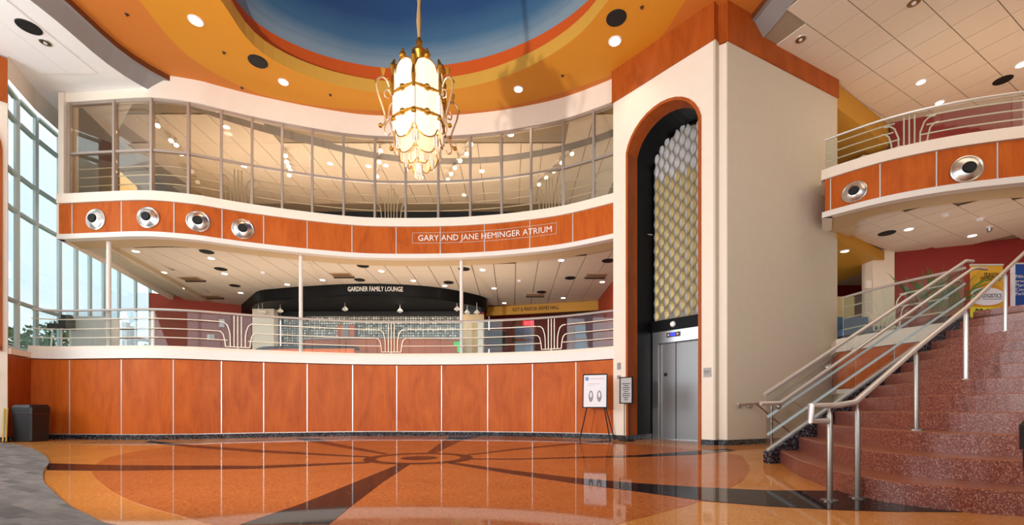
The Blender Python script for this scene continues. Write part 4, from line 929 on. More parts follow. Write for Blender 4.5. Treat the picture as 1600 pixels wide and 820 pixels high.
def vt(x, y, Y): return lambda v: Vector((bx(x) + v.x, Y - .008 - v.z, bz(y) + v.y))
ink = mat('brown_ink', '#4d3812', .6); blk = mat('ink_black', '#15151a', .6)
text('lettering', 'SEASON', .12, ink, o, vt(1549.5, 433, YB), .001, width=.29); text('lettering', 'SPONSOR', .12, ink, o, vt(1547, 439.5, YB), .001, width=.37)
text('lettering', 'LOGISTICS', .105, blk, o, vt(1549, 465, YB), .002, width=.355)
MB().box(bx(1535), YB - .009, bz(467.6), bx(1565), YB - .007, bz(466.8)).build('print_line', blk, o)
for k, (c, w) in enumerate((('#c22a3a', 4.2), ('#c22a3a', 5), ('#e0a020', 5.6), ('#e0a020', 5.2), ('#c22a3a', 3.6))):
    yy = 456.5 + k * 2.4; MB().box(bx(1526.5 - w), YB - .010, bz(yy + 1.5), bx(1526.5 + w), YB - .007, bz(yy)).build('logo_stripe', mat('stripe' + c[1:], c, .6), o)
text('lettering', 'PROUD', .27, blk, o, vt(1545, 498, YB), .002, width=.5)
YB2 = 8.1
o, X0, X1, zt_ = banner(1583, 1680, 413, YB2, 'blue sponsor banner with white text, cut off at the right edge', M_blue)
MB().box(X0 - .03, YB2 - .01, 2.06, X0 + .03, YB2 + .02, zt_).build('white_edge', M_white, o)
for k, t in enumerate(('Fifth Third is', 'proud to be the', 'Marathon Series', 'Contributor and', 'Performing Arts')):
    text('lettering', t, .085, M_white, o, lambda v, k=k: Vector(((1586 - 800) / F * YB2 + v.x, YB2 - .008 - v.z, HC + (YH - (434.5 + 6.7 * k)) / F * YB2 + v.y)), .001, 'LEFT')
pp = thing('potted_plant', (7.9, 8.1, 2.0), 'green leafy plant behind the stair rails beside the yellow banner', 'plant')
lf = MB(); random.seed(3)
for k in range(110):
    cx_ = 7.15 + random.random() * 1.15; base = Vector((cx_ * .6 + 7.9 * .4, 8.1 + random.uniform(-.15, .15), 2.3 + random.random() * .2)); a = random.uniform(-1.2, 1.2); h = random.uniform(.35, .95)
    tip = base + Vector((math.sin(a) * h * .8 + (cx_ - 7.7) * .3, random.uniform(-.2, .2), h * math.cos(a * .8))); mid = (base + tip) / 2 + Vector((0, 0, .12)); w = Vector((.0, .0, .022)) + Vector((.02, .01, 0))
    lf.add([base, mid + w, tip, mid - w], [(0, 1, 2, 3)])
lf.build('leaves', M_leaf, pp, kind='stuff'); MB().lathe([(.2, 0), (.27, .3), (.25, .32)], (7.9, 8.1, 2.0), 16).build('pot', M_blackm, pp)
nb = thing('wall_notice', (8.15, 11, 3.3), 'cream notice sheet on the dark corridor wall behind the mezzanine rail', 'sign'); X, Y, Z = at(1322, 490, 10.9)
MB().box(X - .2, Y, Z - .42, X + .2, Y + .02, Z + .42).build('sheet', mat('cream_sheet', '#b9a878', .6), nb); nb.location = (X, Y, Z)
for c_ in nb.children:
    for v in c_.data.vertices: v.co += Vector((8.15, 11, 3.3)) - Vector((X, Y, Z))
al_ = thing('fire_alarm', (8.6, 12.3, 3.9), 'small cream alarm box on the dark red corridor wall', 'alarm'); X, Y, Z = at(1358, 444, 11.1)
MB().box(X - .07, Y, Z - .1, X + .07, Y + .06, Z + .1).build('body', M_cream, al_); MB().box(X - .04, Y - .02, Z - .02, X + .04, Y, Z + .05).build('strobe', M_white, al_)
for c_ in al_.children:
    for v in c_.data.vertices: v.co += Vector((8.6, 12.3, 3.9)) - Vector((X, Y, Z))
al_.location = (X, Y, Z)
bc = thing('blue_armchair', (7.9, 10.1, 2.0), 'blue upholstered chair behind the right mezzanine railing', 'chair'); X, Y, Z = at(1343, 508, 9.9); bc.location = (X, Y, 2.0); cm = mat('blue_cloth', '#4f6f8f', .8)
MB().box(-.35, -.3, .3, .35, .3, .45).build('seat', cm, bc, local=True); MB().box(-.35, .2, .45, .35, .32, .75).build('backrest', cm, bc, local=True)
for a in (-1, 1):
    for b in (-1, 1): MB().tube([(a * .3, b * .25, 0), (a * .3, b * .25, .3)], .02, 6).build('leg', M_black, bc, local=True)

# ------------------------------------------------------------------ staircase
stc = thing('staircase', (4, 5, 0), 'flight of red granite steps with curved nosings climbing to the right mezzanine', 'staircase')
c1 = spline([(3.306, 5.53), (2.89, 4.52), (2.67, 3.76), (2.62, 3.4), (2.68, 3.14), (2.86, 2.92), (3.13, 2.78), (3.7, 2.6), (4.5, 2.45)], 5)
def step_curve(i, ex=0):
    t = (i - 1) / 12
    A = [((a[0] * (1 - t) + b[0] * t), (a[1] * (1 - t) + b[1] * t)) for a, b in zip(c1, c13)]
    return A
R_ = .16
for i in range(1, 14):
    A = step_curve(i); B = step_curve(i + 1); B2 = [(b[0] + (b[0] - a[0]) * .15, b[1] + (b[1] - a[1]) * .15) for a, b in zip(A, B)]
    z = R_ * i - (0 if i < 13 else .0); z0 = R_ * (i - 1) - (.0 if i > 1 else .0)
    st_ = thing('step', (A[0][0], A[0][1], z0)); st_.parent = stc; st_.location = Vector((A[0][0], A[0][1], z0)) - stc.location
    An = offset(A, .012 if True else 0)
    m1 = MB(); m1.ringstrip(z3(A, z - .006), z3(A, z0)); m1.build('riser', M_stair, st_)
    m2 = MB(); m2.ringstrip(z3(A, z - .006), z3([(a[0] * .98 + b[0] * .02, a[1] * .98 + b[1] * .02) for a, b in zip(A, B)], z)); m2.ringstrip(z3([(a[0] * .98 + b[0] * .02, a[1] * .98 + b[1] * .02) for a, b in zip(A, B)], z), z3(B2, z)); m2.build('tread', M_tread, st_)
# black stringer at the left edge
g = Vector((.281, .08, 0)); gn = g.normalized(); side = Vector((-gn.y, gn.x, 0))
S0 = Vector((3.306, 5.53, 0)) - g * .5
def sp_(i, d=0): return Vector((3.306, 5.53, 0)) + g * (i - 1) + side * d
strm = MB(); prof = [(.2, 0.0)]
for i in range(1, 14): prof += [(i, R_ * (i - 1)), (i, R_ * i)]
top = [(0.45, .14), (13.2, 2.14)]
def zline(i): return .16 + (i - .55) * (2.06 - .16) / (12.6 - .55)
for i in range(0, 13):
    a = .45 if i == 0 else i; b = i + 1 if i < 12 else 12.7
    zb = max(R_ * i - .02, 0); 
    for d0, d1 in ((-.01, .09),):
        v = [sp_(a, d0), sp_(b, d0), sp_(b, d1), sp_(a, d1)]
        strm.add([(v[0].x, v[0].y, zb if i else 0), (v[1].x, v[1].y, zb if i else 0), (v[2].x, v[2].y, 0), (v[3].x, v[3].y, 0), (v[0].x, v[0].y, zline(a)), (v[1].x, v[1].y, zline(b)), (v[2].x, v[2].y, zline(b)), (v[3].x, v[3].y, zline(a))],
                 [(0, 3, 2, 1), (4, 5, 6, 7), (0, 1, 5, 4), (1, 2, 6, 5), (2, 3, 7, 6), (3, 0, 4, 7)])
strm.build('stringer', M_gran, stc)
MB().beam(tuple(sp_(.5, .04)) [:2] + (zline(.5) + .012,), tuple(sp_(12.6, .04))[:2] + (zline(12.6) + .012,), .03, .02).build('stringer_bead', M_alu, stc)
# glass balustrade with two handrails
gb = thing('stair_balustrade', tuple(sp_(.5, .05)), 'glass stair balustrade with two silver handrails beside the black stringer', 'railing')
def gp(i, z): q = sp_(i, .05); return (q.x, q.y, z)
cuts = [.5, 3.6, 7.2, 9.5, 12.7]
for a, b in zip([.5, 5.0, 9.35], [4.98, 9.33, 12.7]):
    v = [gp(a, zline(a) + .02), gp(b, zline(b) + .02), gp(b, zline(b) + .70), gp(a, zline(a) + .70)]
    n = side * .012; MB().add(v + [tuple(Vector(p) + n) for p in v], [(0, 1, 2, 3), (7, 6, 5, 4), (0, 4, 5, 1), (1, 5, 6, 2), (2, 6, 7, 3), (3, 7, 4, 0)]).build('glass_panel', M_gl3, gb)
for h in (.20, .42):
    v0, v1 = Vector(gp(.5, zline(.5) + h)) - side * .008, Vector(gp(12.7, zline(12.7) + h)) - side * .008
    MB().beam(v0, v1, .008, .030).build('frosted_stripe', M_frost, gb)
MB().tube([gp(.35, zline(.35) + .715), gp(12.8, zline(12.8) + .735), gp(13.3, zline(12.8) + .74)], .024, 10).build('handrail', M_rail, gb, smooth=True)
def gi(i, z): q = sp_(i, -.03); return (q.x, q.y, z)
MB().tube([gi(-.1, .735), gi(.9, .745), gi(1.0, .76), gi(12.7, zline(12.7) + .60), gi(13.1, zline(12.9) + .60), gi(13.8, zline(12.9) + .60)], .022, 10).build('lower_handrail', M_rail, gb, smooth=True)
for i in (1.0, 3.7, 5.2, 7.8, 9.3, 12.0):
    z = zline(i) + .545 if i > 1 else .70; q = Vector(gi(i, z)); MB().lathe([(.032, -.01), (.036, .012), (.02, .03)], q + side * .05, 14, axis=-side).tube([q + side * .03, q + Vector((0, 0, .05))], .008, 6).build('bracket', M_steel, gb, smooth=True)
# centre handrail on posts
chn = thing('centre_handrail', (2.29, 3.23, 0), 'silver centre handrail on round posts with squared loop at the foot of stairs', 'handrail')
posts = [((2.29, 3.23), 0, .68), ((2.575, 3.34), 0, .70), ((3.555, 3.94), .48, 1.19), ((4.60, 4.54), .96, 1.68), ((5.98, 5.43), 1.60, 2.33)]
for (x, y), z0, z1 in posts:
    o = MB().tube([(x, y, z0), (x, y, z1 - .06), (x, y, z1 - .03)], [.020, .020, .010], 12).build('post', M_stl2 if z0 < .9 else M_rail, chn, smooth=True)
    MB().lathe([(.055, 0), (.055, .012), (.03, .016)], (x, y, z0), 20).build('flange', M_stl2, o)
    MB().tube([(x, y, z1 - .04), (x, y, z1 + .0)], .008, 8).build('stem', M_stl2, o)
ax, ay, _ = at(1264, 632, 3.15); 
MB().tube([(2.26, 3.21, .58), (2.09, 3.13, .58), (2.09, 3.13, .69), (2.36, 3.27, .69), (2.60, 3.40, .715), (3.555, 3.94, 1.20), (4.60, 4.54, 1.69), (5.98, 5.43, 2.345), (6.9, 6.0, 2.80)], .022, 12).build('handrail', M_rail, chn, smooth=True)
# handrail on the tower wall behind the glass
wr = thing('wall_handrail', tuple(RX(.3, -.1, .7)), 'silver handrail on the tower wall behind the stair glass, sloping down', 'handrail')
def rq(x, y, d): # point on a line parallel to the tower right face seen at column x
    for k in range(400):
        q = RX(k * .01, d, 0)
        if col_of(q) >= x: return (q.x, q.y, HC + (YH - y) / F * q.y)
    return tuple(RX(1, d, 1))
MB().tube([rq(1153, 631, -.08), rq(1186, 628, -.09), rq(1242, 627.5, -.35), rq(1266, 644, -.4)], .02, 10).build('rail', M_rail, wr, smooth=True)
MB().tube([rq(1182, 631, -.2), rq(1236, 677, -.25)], .014, 8).build('rail_shade_bar', M_stl2, wr)  # dark tube stands in for the rail's shade on the wall
a = rq(1205, 634, -.3); MB().tube([a, (a[0], a[1], .0)], .026, 10).build('post', M_stl2, wr, smooth=True)
for x in (1155, 1171):
    a = Vector(rq(x, 635, -.02)); MB().lathe([(.035, 0), (.03, .012)], a, 12, axis=-TRN).tube([a, a - TRN * .06, a - TRN * .06 + Vector((0, 0, .05))], .008, 6).build('bracket', M_steel, wr)

# ------------------------------------------------------------------ chandelier
CHX, CHY = -1.263, 6.1
chd = thing('chandelier', (CHX, CHY, 3.8), 'tall gilded chandelier with white glass panels hanging beneath the blue dome', 'chandelier')
M_cg = mat('lamp_glass', '#b8a288', .5, 0, 0, '#ffe6c8', .95); M_cg2 = mat('lamp_glass_amber', '#c09a70', .5, 0, 0, '#ffdcb8', .72)
M_cry = mat('crystal', '#d5c8b8', .1, 0, .5)
def hexp(k, r, z): a = -PI / 2 + k * PI / 3; return Vector((CHX + r * math.cos(a), CHY + r * math.sin(a), z))
RH = .335
def tier(r, z0e, z0m, z1e, z1m, m, name, rows_=8):
    for k in range(6):
        A, B = hexp(k, r, 0), hexp(k + 1, r, 0); mb = MB(); top_, bot = [], []
        for i in range(rows_ + 1):
            t = i / rows_; t2 = .04 + .92 * t; p = A.lerp(B, t2); out_ = (p - Vector((CHX, CHY, 0))).normalized(); p = p + out_ * .02 * math.sin(PI * t); s = math.sin(PI * t)
            top_.append((p.x, p.y, z1e + (z1m - z1e) * (s ** .45 if s > 0 else 0))); bot.append((p.x, p.y, z0e + (z0m - z0e) * (s ** .6 if s > 0 else 0)))
        mb.ringstrip(bot, top_); mb.build(name, m, chd)
        MB().tube(bot, .009, 5).build('gilt_edging', M_gold2, chd); MB().tube(top_, .008, 5).build('gilt_edging', M_gold2, chd)
tier(RH, 4.56, 4.41, 5.33, 5.47, M_cg, 'main_panel')
tier(RH * .82, 4.28, 4.14, 4.52, 4.55, M_cg2, 'middle_panel', 8)
tier(RH * .45, 4.10, 4.00, 4.34, 4.34, M_cg2, 'lower_panel', 6)
for k in range(6):
    rib = MB(); rib.tube([hexp(k, RH + .01, 4.55), hexp(k, RH + .01, 5.40)], .02, 8); rb_ = rib.build('rib', M_trim, chd)
    g_ = MB(); g_.tube([hexp(k, RH + .02, 5.02), hexp(k, RH + .03, 5.18), hexp(k, RH + .02, 5.30), hexp(k, RH + .03, 5.42), hexp(k, RH, 5.50)], [.018, .03, .02, .035, .012], 8); MB().ball(hexp(k, RH + .02, 4.70), .035, 6).build('rib_boss', M_gold2, rb_); g_.build('rib_ornament', M_gold2, rb_)
    a, b = hexp(k, RH + .03, 0), hexp(k + 1, RH + .03, 0)
    for z in (5.07, 4.74):
        bd_ = MB(); pts = [a.lerp(b, t) + Vector((0, 0, z - .03 * math.sin(PI * t) * 0 + .0)) for t in (0, .25, .5, .75, 1)]; bd_.tube(pts, [.012, .018, .022, .018, .012], 6); m_ = a.lerp(b, .5); bd_.ball((m_.x, m_.y, z), .045, 6); bd_.ball(tuple(a.lerp(b, .28) + Vector((0, 0, z))), .022, 5); bd_.ball(tuple(a.lerp(b, .72) + Vector((0, 0, z))), .022, 5)
        bd_.build('gilt_band', M_gold2, chd)
    m_ = a.lerp(b, .5); ro = MB().ball((m_.x, m_.y, 5.485), .045, 7, (1, 1, .7)).build('rosette', M_gold2, chd); MB().ball((m_.x, m_.y, 5.52), .02, 6).build('rosette_bud', M_gold2, ro)
    # scroll arm
    d = (hexp(k, 1, 0) - Vector((CHX, CHY, 0))).normalized(); c = Vector((CHX, CHY, 0))
    if k in (1, 2, 4, 5):
        def q(r, z): return c + d * r + Vector((0, 0, z))
        arm = MB(); arm.tube(spline([tuple(p) for p in (q(.40, 5.12), q(.44, 5.20), q(.51, 5.22), q(.57, 5.14), q(.555, 5.0), q(.50, 4.84), q(.46, 4.70), q(.47, 4.60), q(.52, 4.56))], 4), .013, 7)
        arm.tube(spline([tuple(p) for p in (q(.38, 5.02), q(.42, 5.08), q(.47, 5.04), q(.46, 4.97), q(.41, 4.97))], 4), .010, 6); arm.tube(spline([tuple(p) for p in (q(.40, 4.68), q(.45, 4.60), q(.47, 4.50), q(.42, 4.45), q(.39, 4.50))], 4), .010, 6)
        am = arm.build('scroll_arm', mat('pale_gilt', '#d8b48c', .3, .7), chd, smooth=True)
        [MB().ball(q(*c_), r_, 6).build('arm_bead', M_gold2, am) for c_, r_ in (((.52, 4.56), .03), ((.44, 5.22), .024), ((.58, 5.13), .02), ((.45, 4.70), .024))]; MB().lathe([(.012, 0), (.03, .08), (.034, .1)], q(.49, 5.24), 8).build('candle_cup', M_gold2, am)
    for t in (0, .12, .88):
        p = hexp(k, RH * .92, 0).lerp(hexp(k + 1, RH * .92, 0), t); MB().tube([(p.x, p.y, 4.5), (p.x, p.y, 4.34 - .05 * (t == 0)), (p.x, p.y, 4.32 - .05 * (t == 0))], [.007, .014, .004], 5).build('crystal_drop', M_cry, chd)
    for t in (0, .5):
        p = hexp(k, RH * .62, 0).lerp(hexp(k + 1, RH * .62, 0), t); MB().tube([(p.x, p.y, 4.25), (p.x, p.y, 4.04), (p.x, p.y, 4.02)], [.006, .013, .004], 5).build('crystal_drop', M_cry, chd)
MB().lathe([(.28, 5.36), (.12, 5.50), (.05, 5.54), (.04, 5.58), (.10, 5.62), (.10, 5.65), (.04, 5.66), (.035, 5.74), (.045, 5.78), (.02, 5.84)], (CHX, CHY, 0), 20).build('crown', M_gold2, chd, smooth=True)
cabm = MB(); zc = 5.84; pts = []; rr_ = []
while zc < 11.2: pts.append((CHX + .006 * math.sin(zc * 7), CHY, zc)); rr_.append(.028 + .006 * math.sin(zc * 19)); zc += .09
cabm.tube(pts, rr_, 8).build('cable_sleeve', mat('sleeve_cloth', '#9b7a4c', .7), chd, smooth=True)
fin = MB().lathe([(.01, 4.05), (.05, 3.99), (.045, 3.94), (.02, 3.90)], (CHX, CHY, 0), 10); fin.tube([(CHX, CHY, 4.0), (CHX, CHY, 4.34)], .01, 6)
for k in range(8): a_ = 2 * PI * k / 8; fin.tube([(CHX + .045 * math.cos(a_), CHY + .045 * math.sin(a_), 3.93), (CHX + .05 * math.cos(a_), CHY + .05 * math.sin(a_), 3.83), (CHX + .05 * math.cos(a_), CHY + .05 * math.sin(a_), 3.815)], [.005, .012, .004], 5)
fin.build('crystal_finial', M_cry, chd)
def zmap(z):
    K = [(3.6, 3.6), (4.0, 3.95), (4.41, 4.22), (5.47, 5.24), (5.62, 5.50), (5.84, 5.72), (6.4, 6.4)]
    for (a, ra), (b, rb_) in zip(K[:-1], K[1:]):
        if a <= z <= b: return ra + (rb_ - ra) * (z - a) / (b - a)
    return z
for o_ in chd.children_recursive:
    if o_.name.startswith('crystal_finial'): continue
    for v in o_.data.vertices: v.co.z = zmap(v.co.z + 3.8) - 3.8
light('chandelier_bulb', 'POINT', (CHX, CHY, 3.6), 12, (1, .82, .6), shadow_soft_size=.12)

# ------------------------------------------------------------------ downlights, speakers, vents, smoke detectors
def fixture_proto(kind):
    if kind == 'lit':
        o = thing('recessed_downlight'); MB().lathe([(.075, -.012), (.092, -.012), (.098, .0), (.098, .01)], (0, 0, 0), 20).build('trim_ring', M_white, o, local=True); MB().lathe([(.074, -.0145), (.074, -.006)], (0, 0, 0), 20).build('lens', M_lens, o, local=True)
    elif kind == 'black':
        o = thing('ceiling_disc'); MB().lathe([(.15, -.014), (.158, -.010), (.162, .0), (.162, .01)], (0, 0, 0), 24).build('trim_ring', M_blackm, o, local=True); MB().lathe([(.148, -.0155), (.148, -.006)], (0, 0, 0), 24).build('grille', M_blackm, o, local=True)
    elif kind == 'can':
        o = thing('reflector_downlight'); MB().lathe([(.10, -.012), (.108, .0), (.108, .01)], (0, 0, 0), 20).build('trim_ring', M_alu, o, local=True); MB().lathe([(.088, -.0145), (.088, -.006)], (0, 0, 0), 16).build('reflector', mat('reflector', '#8a6f50', .25, .8), o, local=True); MB().lathe([(.03, -.03), (.03, -.012)], (0, 0, 0), 10).build('bulb', M_white, o, local=True)
    elif kind == 'vent':
        o = thing('ceiling_vent'); MB().box(-.29, -.19, -.02, .29, .19, .0).build('frame', mat('vent_tan', '#b49676', .5), o, local=True); 
        for k in range(4): MB().box(-.25, -.14 + k * .08, -.035, .25, -.11 + k * .08, -.018).build('louvre', mat('vent_dark', '#8b6d50', .5), o, local=True)
        MB().box(-.3, .16, -.05, .3, .2, -.0).build('edge_strip', M_blackm, o, local=True).name = 'black_edge_strip'  # matt black strip along one long edge of the vent
    elif kind == 'smoke':
        o = thing('smoke_detector'); MB().lathe([(.03, -.05), (.055, -.04), (.07, -.012), (.07, 0)], (0, 0, 0), 16).build('body', M_white, o, local=True); MB().lathe([(.08, -.008), (.08, .006)], (0, 0, 0), 16).build('base', M_white, o, local=True)
    elif kind == 'dot':
        o = thing('sprinkler_head'); MB().lathe([(.035, -.008), (.04, 0)], (0, 0, 0), 12).build('escutcheon', mat('sprinkler_metal', '#6b4a33', .4, .6), o, local=True); MB().lathe([(.012, -.04), (.02, -.035), (.008, -.008)], (0, 0, 0), 8).build('deflector', MATS['sprinkler_metal'], o, local=True)
    elif kind == 'camera':
        o = thing('dome_camera'); MB().lathe([(.06, -.03), (.06, 0)], (0, 0, 0), 14).build('base', M_white, o, local=True); MB().lathe([(.01, -.12), (.04, -.10), (.05, -.03)], (0, 0, 0), 14).build('dome', M_steel, o, local=True)
    return o
CATS = {'lit': ('light', 'lit round ceiling downlights'), 'black': ('ceiling disc', 'black round ceiling discs'), 'can': ('light', 'unlit reflector downlights'), 'vent': ('air vent', 'rectangular ceiling vents'), 'smoke': ('smoke detector', 'white ceiling detectors'), 'dot': ('sprinkler', 'tiny sprinkler heads'), 'camera': ('camera', None)}
PRO = {}
ZG = 7.97
def place(kind, x, y, H, label, spot=0, scale=1):
    X, Y = pt(x, y, H); 
    if kind not in PRO: o = fixture_proto(kind); PRO[kind] = o
    else: o = copy_tree(PRO[kind])
    o.location = (X, Y, H); o.scale = (scale,) * 3; o['label'] = label; o['category'] = CATS[kind][0]
    if CATS[kind][1]: o['group'] = CATS[kind][1]
    if spot: light('downlight_beam', 'SPOT', (X, Y, H - .04), spot, WARM, (X, Y, 0), spot_size=1.9, spot_blend=.9, shadow_soft_size=.06)
place('lit', 306, 32, HOR, 'lit downlight on the ochre ring, upper left of the dome', 60, 1.4)
place('lit', 443, 128, HOR, 'lit downlight on the ochre ring, left of the chandelier', 60, 1.2)
place('lit', 810, 139, HOR, 'lit downlight on the ochre ring, right of the chandelier', 60, 1.2)
place('lit', 961, 64, HOR, 'lit downlight on the ochre ring nearest the tower', 60, 1.4)
place('black', 403, 96, HOR, 'black disc on the ochre ring, left side of the dome', 0, 1.2)
place('black', 963, 28, HOR, 'black disc on the ochre ring near the tower crown', 0, 1.2)
for x, y, lb in ((350, 82, 'sprinkler head on the ochre ring left of the black disc'), (378, 137, 'sprinkler head on the ochre ring edge below left downlight'), (198, 22, 'sprinkler head on the orange ring at upper left'), (1003, 11, 'sprinkler head on the orange ring right of the black disc'), (879, 118, 'sprinkler head on the ochre ring between two right downlights'), (516, 148, 'sprinkler head on the ochre ring left below the dome')): place('dot', x, y, HOR, lb)
place('black', 45, 42, HCEIL, 'black disc on the white ceiling, upper left corner', 0, 1.15)
place('can', 71, 66, HCEIL, 'unlit reflector downlight on the white ceiling beside the black disc')
place('lit', 1439, 128, HCEIL, 'lit downlight on right tiled ceiling above balcony fan motif', 45)
place('lit', 1468, 160, HCEIL, 'lit downlight just above the right balcony handrail', 30)
place('lit', 1597, 100, HCEIL, 'lit downlight on tiled ceiling at the right edge', 45, 1.2)
place('black', 1567, 125, HCEIL, 'black disc on the right tiled ceiling near the right edge')
place('can', 1428, 3, HCEIL, 'unlit reflector downlight at the top edge of right ceiling', 0, 1.1)
place('can', 1251, 61, HCEIL, 'unlit reflector downlight on the right ceiling above the tower')
for x, y, k, lb in ((212, 392, 'lit', 'lit downlight under the balcony, right of the left slim column'), (330, 403, 'lit', 'lit downlight under the balcony below the third air diffuser'), (256, 425, 'lit', 'lit downlight in tan band, second from the fascia'), (290, 450, 'lit', 'lit downlight in tan band, third from the fascia'), (320, 474, 'lit', 'lit downlight in tan band nearest the red wall'),
                    (351, 427, 'lit', 'lit downlight between two black discs left of the lounge'), (376, 457, 'lit', 'lit downlight at the left tip of the lounge canopy'), (449, 444, 'lit', 'lit downlight left of the slim column before the bar'), (504, 437, 'lit', 'lit downlight right of the slim column, over the canopy'), (596, 423, 'lit', 'lit downlight above the lounge lettering'), (646, 438, 'lit', 'lit downlight right above the canopy edge past the lettering'),
                    (695, 446, 'lit', 'lit downlight beside the black disc left of the right column'), (754, 421, 'lit', 'lit downlight right of the right slim column, nearer the fascia'), (772, 450, 'lit', 'lit downlight right of the canopy, midway'), (788, 473, 'lit', 'lit downlight just above the gold hall bulkhead at left'), (941, 440, 'lit', 'lit downlight under the balcony nearest the tower'), (880, 465, 'lit', 'lit downlight just above the gold bulkhead at right'), (877, 406, 'lit', 'lit downlight below the fascia lettering, near its right end'),
                    (323, 393, 'black', 'black disc below the balcony edge, nearest the fascia at left'), (345, 420, 'black', 'black disc in the middle of three left of the lounge'), (367, 446, 'black', 'black disc nearest the lounge canopy at left'), (567, 415, 'black', 'black disc above the lounge lettering, nearer the fascia'), (562, 437, 'black', 'black disc directly over the lounge lettering'), (701, 441, 'black', 'black disc over the right part of the lounge canopy'), (725, 420, 'black', 'black disc beside the top of the right slim column'),
                    (891, 434, 'black', 'black disc left of the vent near the tower'), (846, 456, 'black', 'black disc beside the vent with a red glow'), (950, 407, 'black', 'black disc under the balcony touching the tower'),
                    (299, 435, 'vent', 'tan ceiling vent left of the three black discs'), (331, 463, 'vent', 'tan ceiling vent near the red wall'), (534, 429, 'vent', 'tan ceiling vent left of the lounge lettering'), (931, 430, 'vent', 'tan ceiling vent nearest the tower under the balcony'), (836, 460, 'vent', 'tan ceiling vent over the gold bulkhead'),
                    (411, 425, 'smoke', 'white detector on the ceiling left of the first canopy column'), (812, 438, 'smoke', 'white detector on the ceiling right of the lounge')):
    place(k, x, y, 4.6, lb, 13 if k == 'lit' else 0)
for x, y, k, lb in ((1420, 357.6, 'lit', 'lit downlight left over the stairs beside the black disc'), (1519, 367.6, 'lit', 'lit downlight above the yellow banner'), (1385.5, 364, 'black', 'black disc under the right balcony'), (1478, 334.6, 'smoke', 'white detector under right balcony, left one'), (1532, 341, 'smoke', 'white detector under right balcony, beside the camera'), (1546, 354, 'camera', 'small white dome camera under the right balcony')):
    place(k, x, y, 4.6, lb, 22 if k == 'lit' else 0)
place('lit', 1320, 392, 4.37, 'lit downlight in the gold corridor ceiling beside the tower', 8)
for x, y, lb in ((354, 198, 'lit downlight in the gallery behind the fifth window from left'), (381, 259, 'lit downlight seen low in the fifth gallery window'), (516, 255, 'lit downlight in the gallery left of the chandelier'), (576, 259, 'lit downlight in the gallery close left of the chandelier'), (603, 258, 'lit downlight in the gallery touching the chandelier left side'), (753, 267, 'lit downlight in the gallery right of the chandelier, lower'), (798, 210, 'lit downlight in the gallery high right of the chandelier'), (725, 304, 'lit downlight low in the gallery right of the fan motif')):
    place('lit', x, y, ZG, lb, 10)
# track heads in the gallery
def track(pts_, label, lit=True):
    c = pt(*pts_[0], ZG); o = thing('track_light', (c[0], c[1], ZG - .05), label, 'light', 'track lights on the gallery ceiling')
    L_ = [pt(x, y, ZG) for x, y in pts_]; MB().beam((L_[0][0], L_[0][1], ZG - .02), (L_[-1][0], L_[-1][1], ZG - .02), .04, .03).build('track_rail', M_trim, o)
    for (X, Y) in L_:
        d = Vector((.25, -.5, -.75)).normalized(); p = Vector((X, Y, ZG - .14)); h = MB().lathe([(.035, -.09), (.05, -.02), (.07, .09)], p, 12, axis=d).tube([(X, Y, ZG), p], .012, 6).build('spot_head', M_trim, o, smooth=True)
        if lit: MB().lathe([(.055, .09), (.055, .094)], p, 12, axis=d).build('lens', mat('spot_lens', '#ffffff', .5, 0, 0, '#fff3dd', 5), h)
track([(247, 185), (268, 209), (276, 216), (284, 230)], 'track with white spot heads behind the third gallery window')
track([(300, 258), (309, 275), (317, 300)], 'track with spot heads low behind the fourth gallery window', False)
track([(446, 233), (448, 243), (451, 250), (454, 257), (452, 264)], 'track of five bright spots behind the seventh gallery window')
track([(594, 225), (592, 243), (589, 266)], 'track of spots just left of the chandelier', True)
track([(735, 215), (728, 230), (718, 241), (710, 252), (704, 262), (699, 271)], 'track of six spots right of the chandelier')
track([(892, 230), (876, 244), (864, 258), (852, 268), (841, 279)], 'track of spots behind the right fan motif of the gallery')

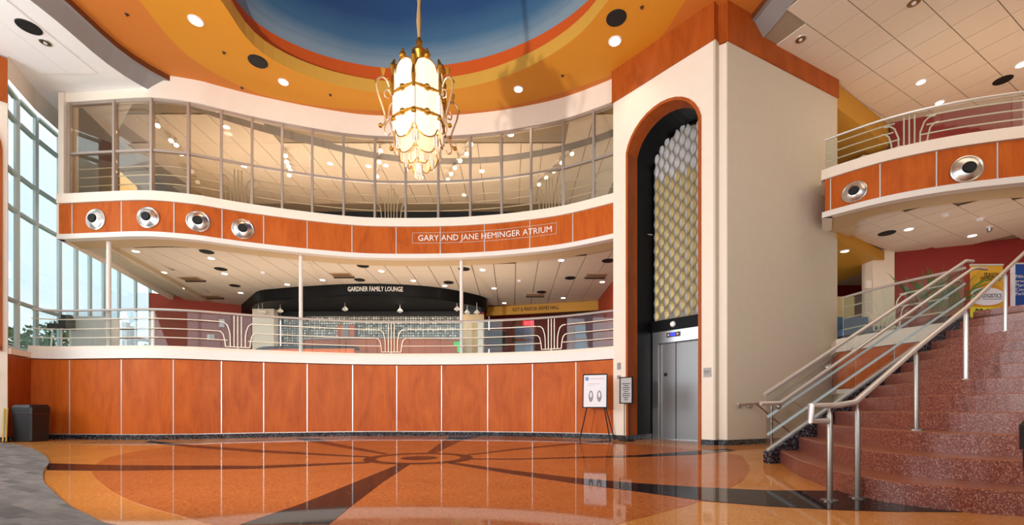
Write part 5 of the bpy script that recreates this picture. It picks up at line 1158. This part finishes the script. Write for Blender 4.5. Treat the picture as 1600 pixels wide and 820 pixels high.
# ------------------------------------------------------------------ room shell behind the camera
shell = thing('wall_rear', (0, -6, 0), kind='structure')
MB().box(-16, -6.2, 0, 15, -6, 1.0).box(-16, -6.2, 7.2, 15, -6, 8).box(8.5, -6.2, 1, 15, -6, 7.2).box(-16, -6.2, 1, -9, -6, 7.2).build('masonry', M_creamw, shell)
for k in range(8): MB().box(-9 + k * 2.5 - .06, -6.15, 1, -9 + k * 2.5 + .06, -6.02, 7.2).build('mullion', M_curtain, shell)
sr = thing('wall_side', (15, 3, 0), kind='structure'); MB().box(14.9, -6, 0, 15, 16.8, 8).build('masonry', M_cream, sr)
sl_ = thing('wall_entrance', (-13, 2, 0), kind='structure')
MB().box(-13.1, -6, 0, -13, 7.6, .5).box(-13.1, -6, 7.2, -13, 7.6, 8).box(-13.1, 7.0, 0, -13, 8.6, 8).build('masonry', M_creamw, sl_)
for k in range(6): MB().box(-13.1, -6 + k * 2.3, .5, -12.95, -5.88 + k * 2.3, 7.2).build('mullion', M_curtain, sl_)
MB().add([(-13, 7.6, 0), (-11.6, 7.9, 0), (-11.6, 7.9, 8), (-13, 7.6, 8)], [(0, 1, 2, 3)]).build('return_wall', M_creamw, sl_)

# outside: ground and trees
grd = MB().box(-80, -30, -.6, -13.2, 90, -.4).build('ground', plaster('grass_ground', '#5a6f3c', .9), None); props(grd, kind='structure')
def tree(x, y, h, r, label, seed):
    random.seed(seed); o = thing('tree', (x, y, -.4), label, 'tree'); MB().tube([(x, y, -.4), (x + .1, y, h * .4), (x, y + .1, h * .75)], [.16, .12, .05], 8).build('trunk', M_bark, o)
    lf = MB()
    for k in range(1500):
        a = random.random() * 2 * PI; u = random.random() ** .4; zz = random.uniform(-1, 1); rr = r * u * math.sqrt(max(0, 1 - zz * zz)) * (1 + .2 * math.sin(3 * a + seed)); p = Vector((x + rr * math.cos(a), y + rr * math.sin(a), h * .62 + zz * h * .42)); d = Vector((random.uniform(-1, 1), random.uniform(-1, 1), random.uniform(-1, 1))) * .12; e = d.orthogonal().normalized() * .07
        lf.add([p, p + d + e, p + d * 2, p + d - e], [(0, 1, 2, 3)])
    lf.build('foliage', M_leafd, o, kind='stuff')
tree(-19.6, 17.5, 3.6, 1.6, 'green tree outside the windows, nearest the left pier', 1)
tree(-22.0, 22.0, 4.7, 1.7, 'green tree outside above the black bar chair', 2)
tree(-20.6, 26.5, 4.7, 1.5, 'paler tree outside behind the white glare box', 5)
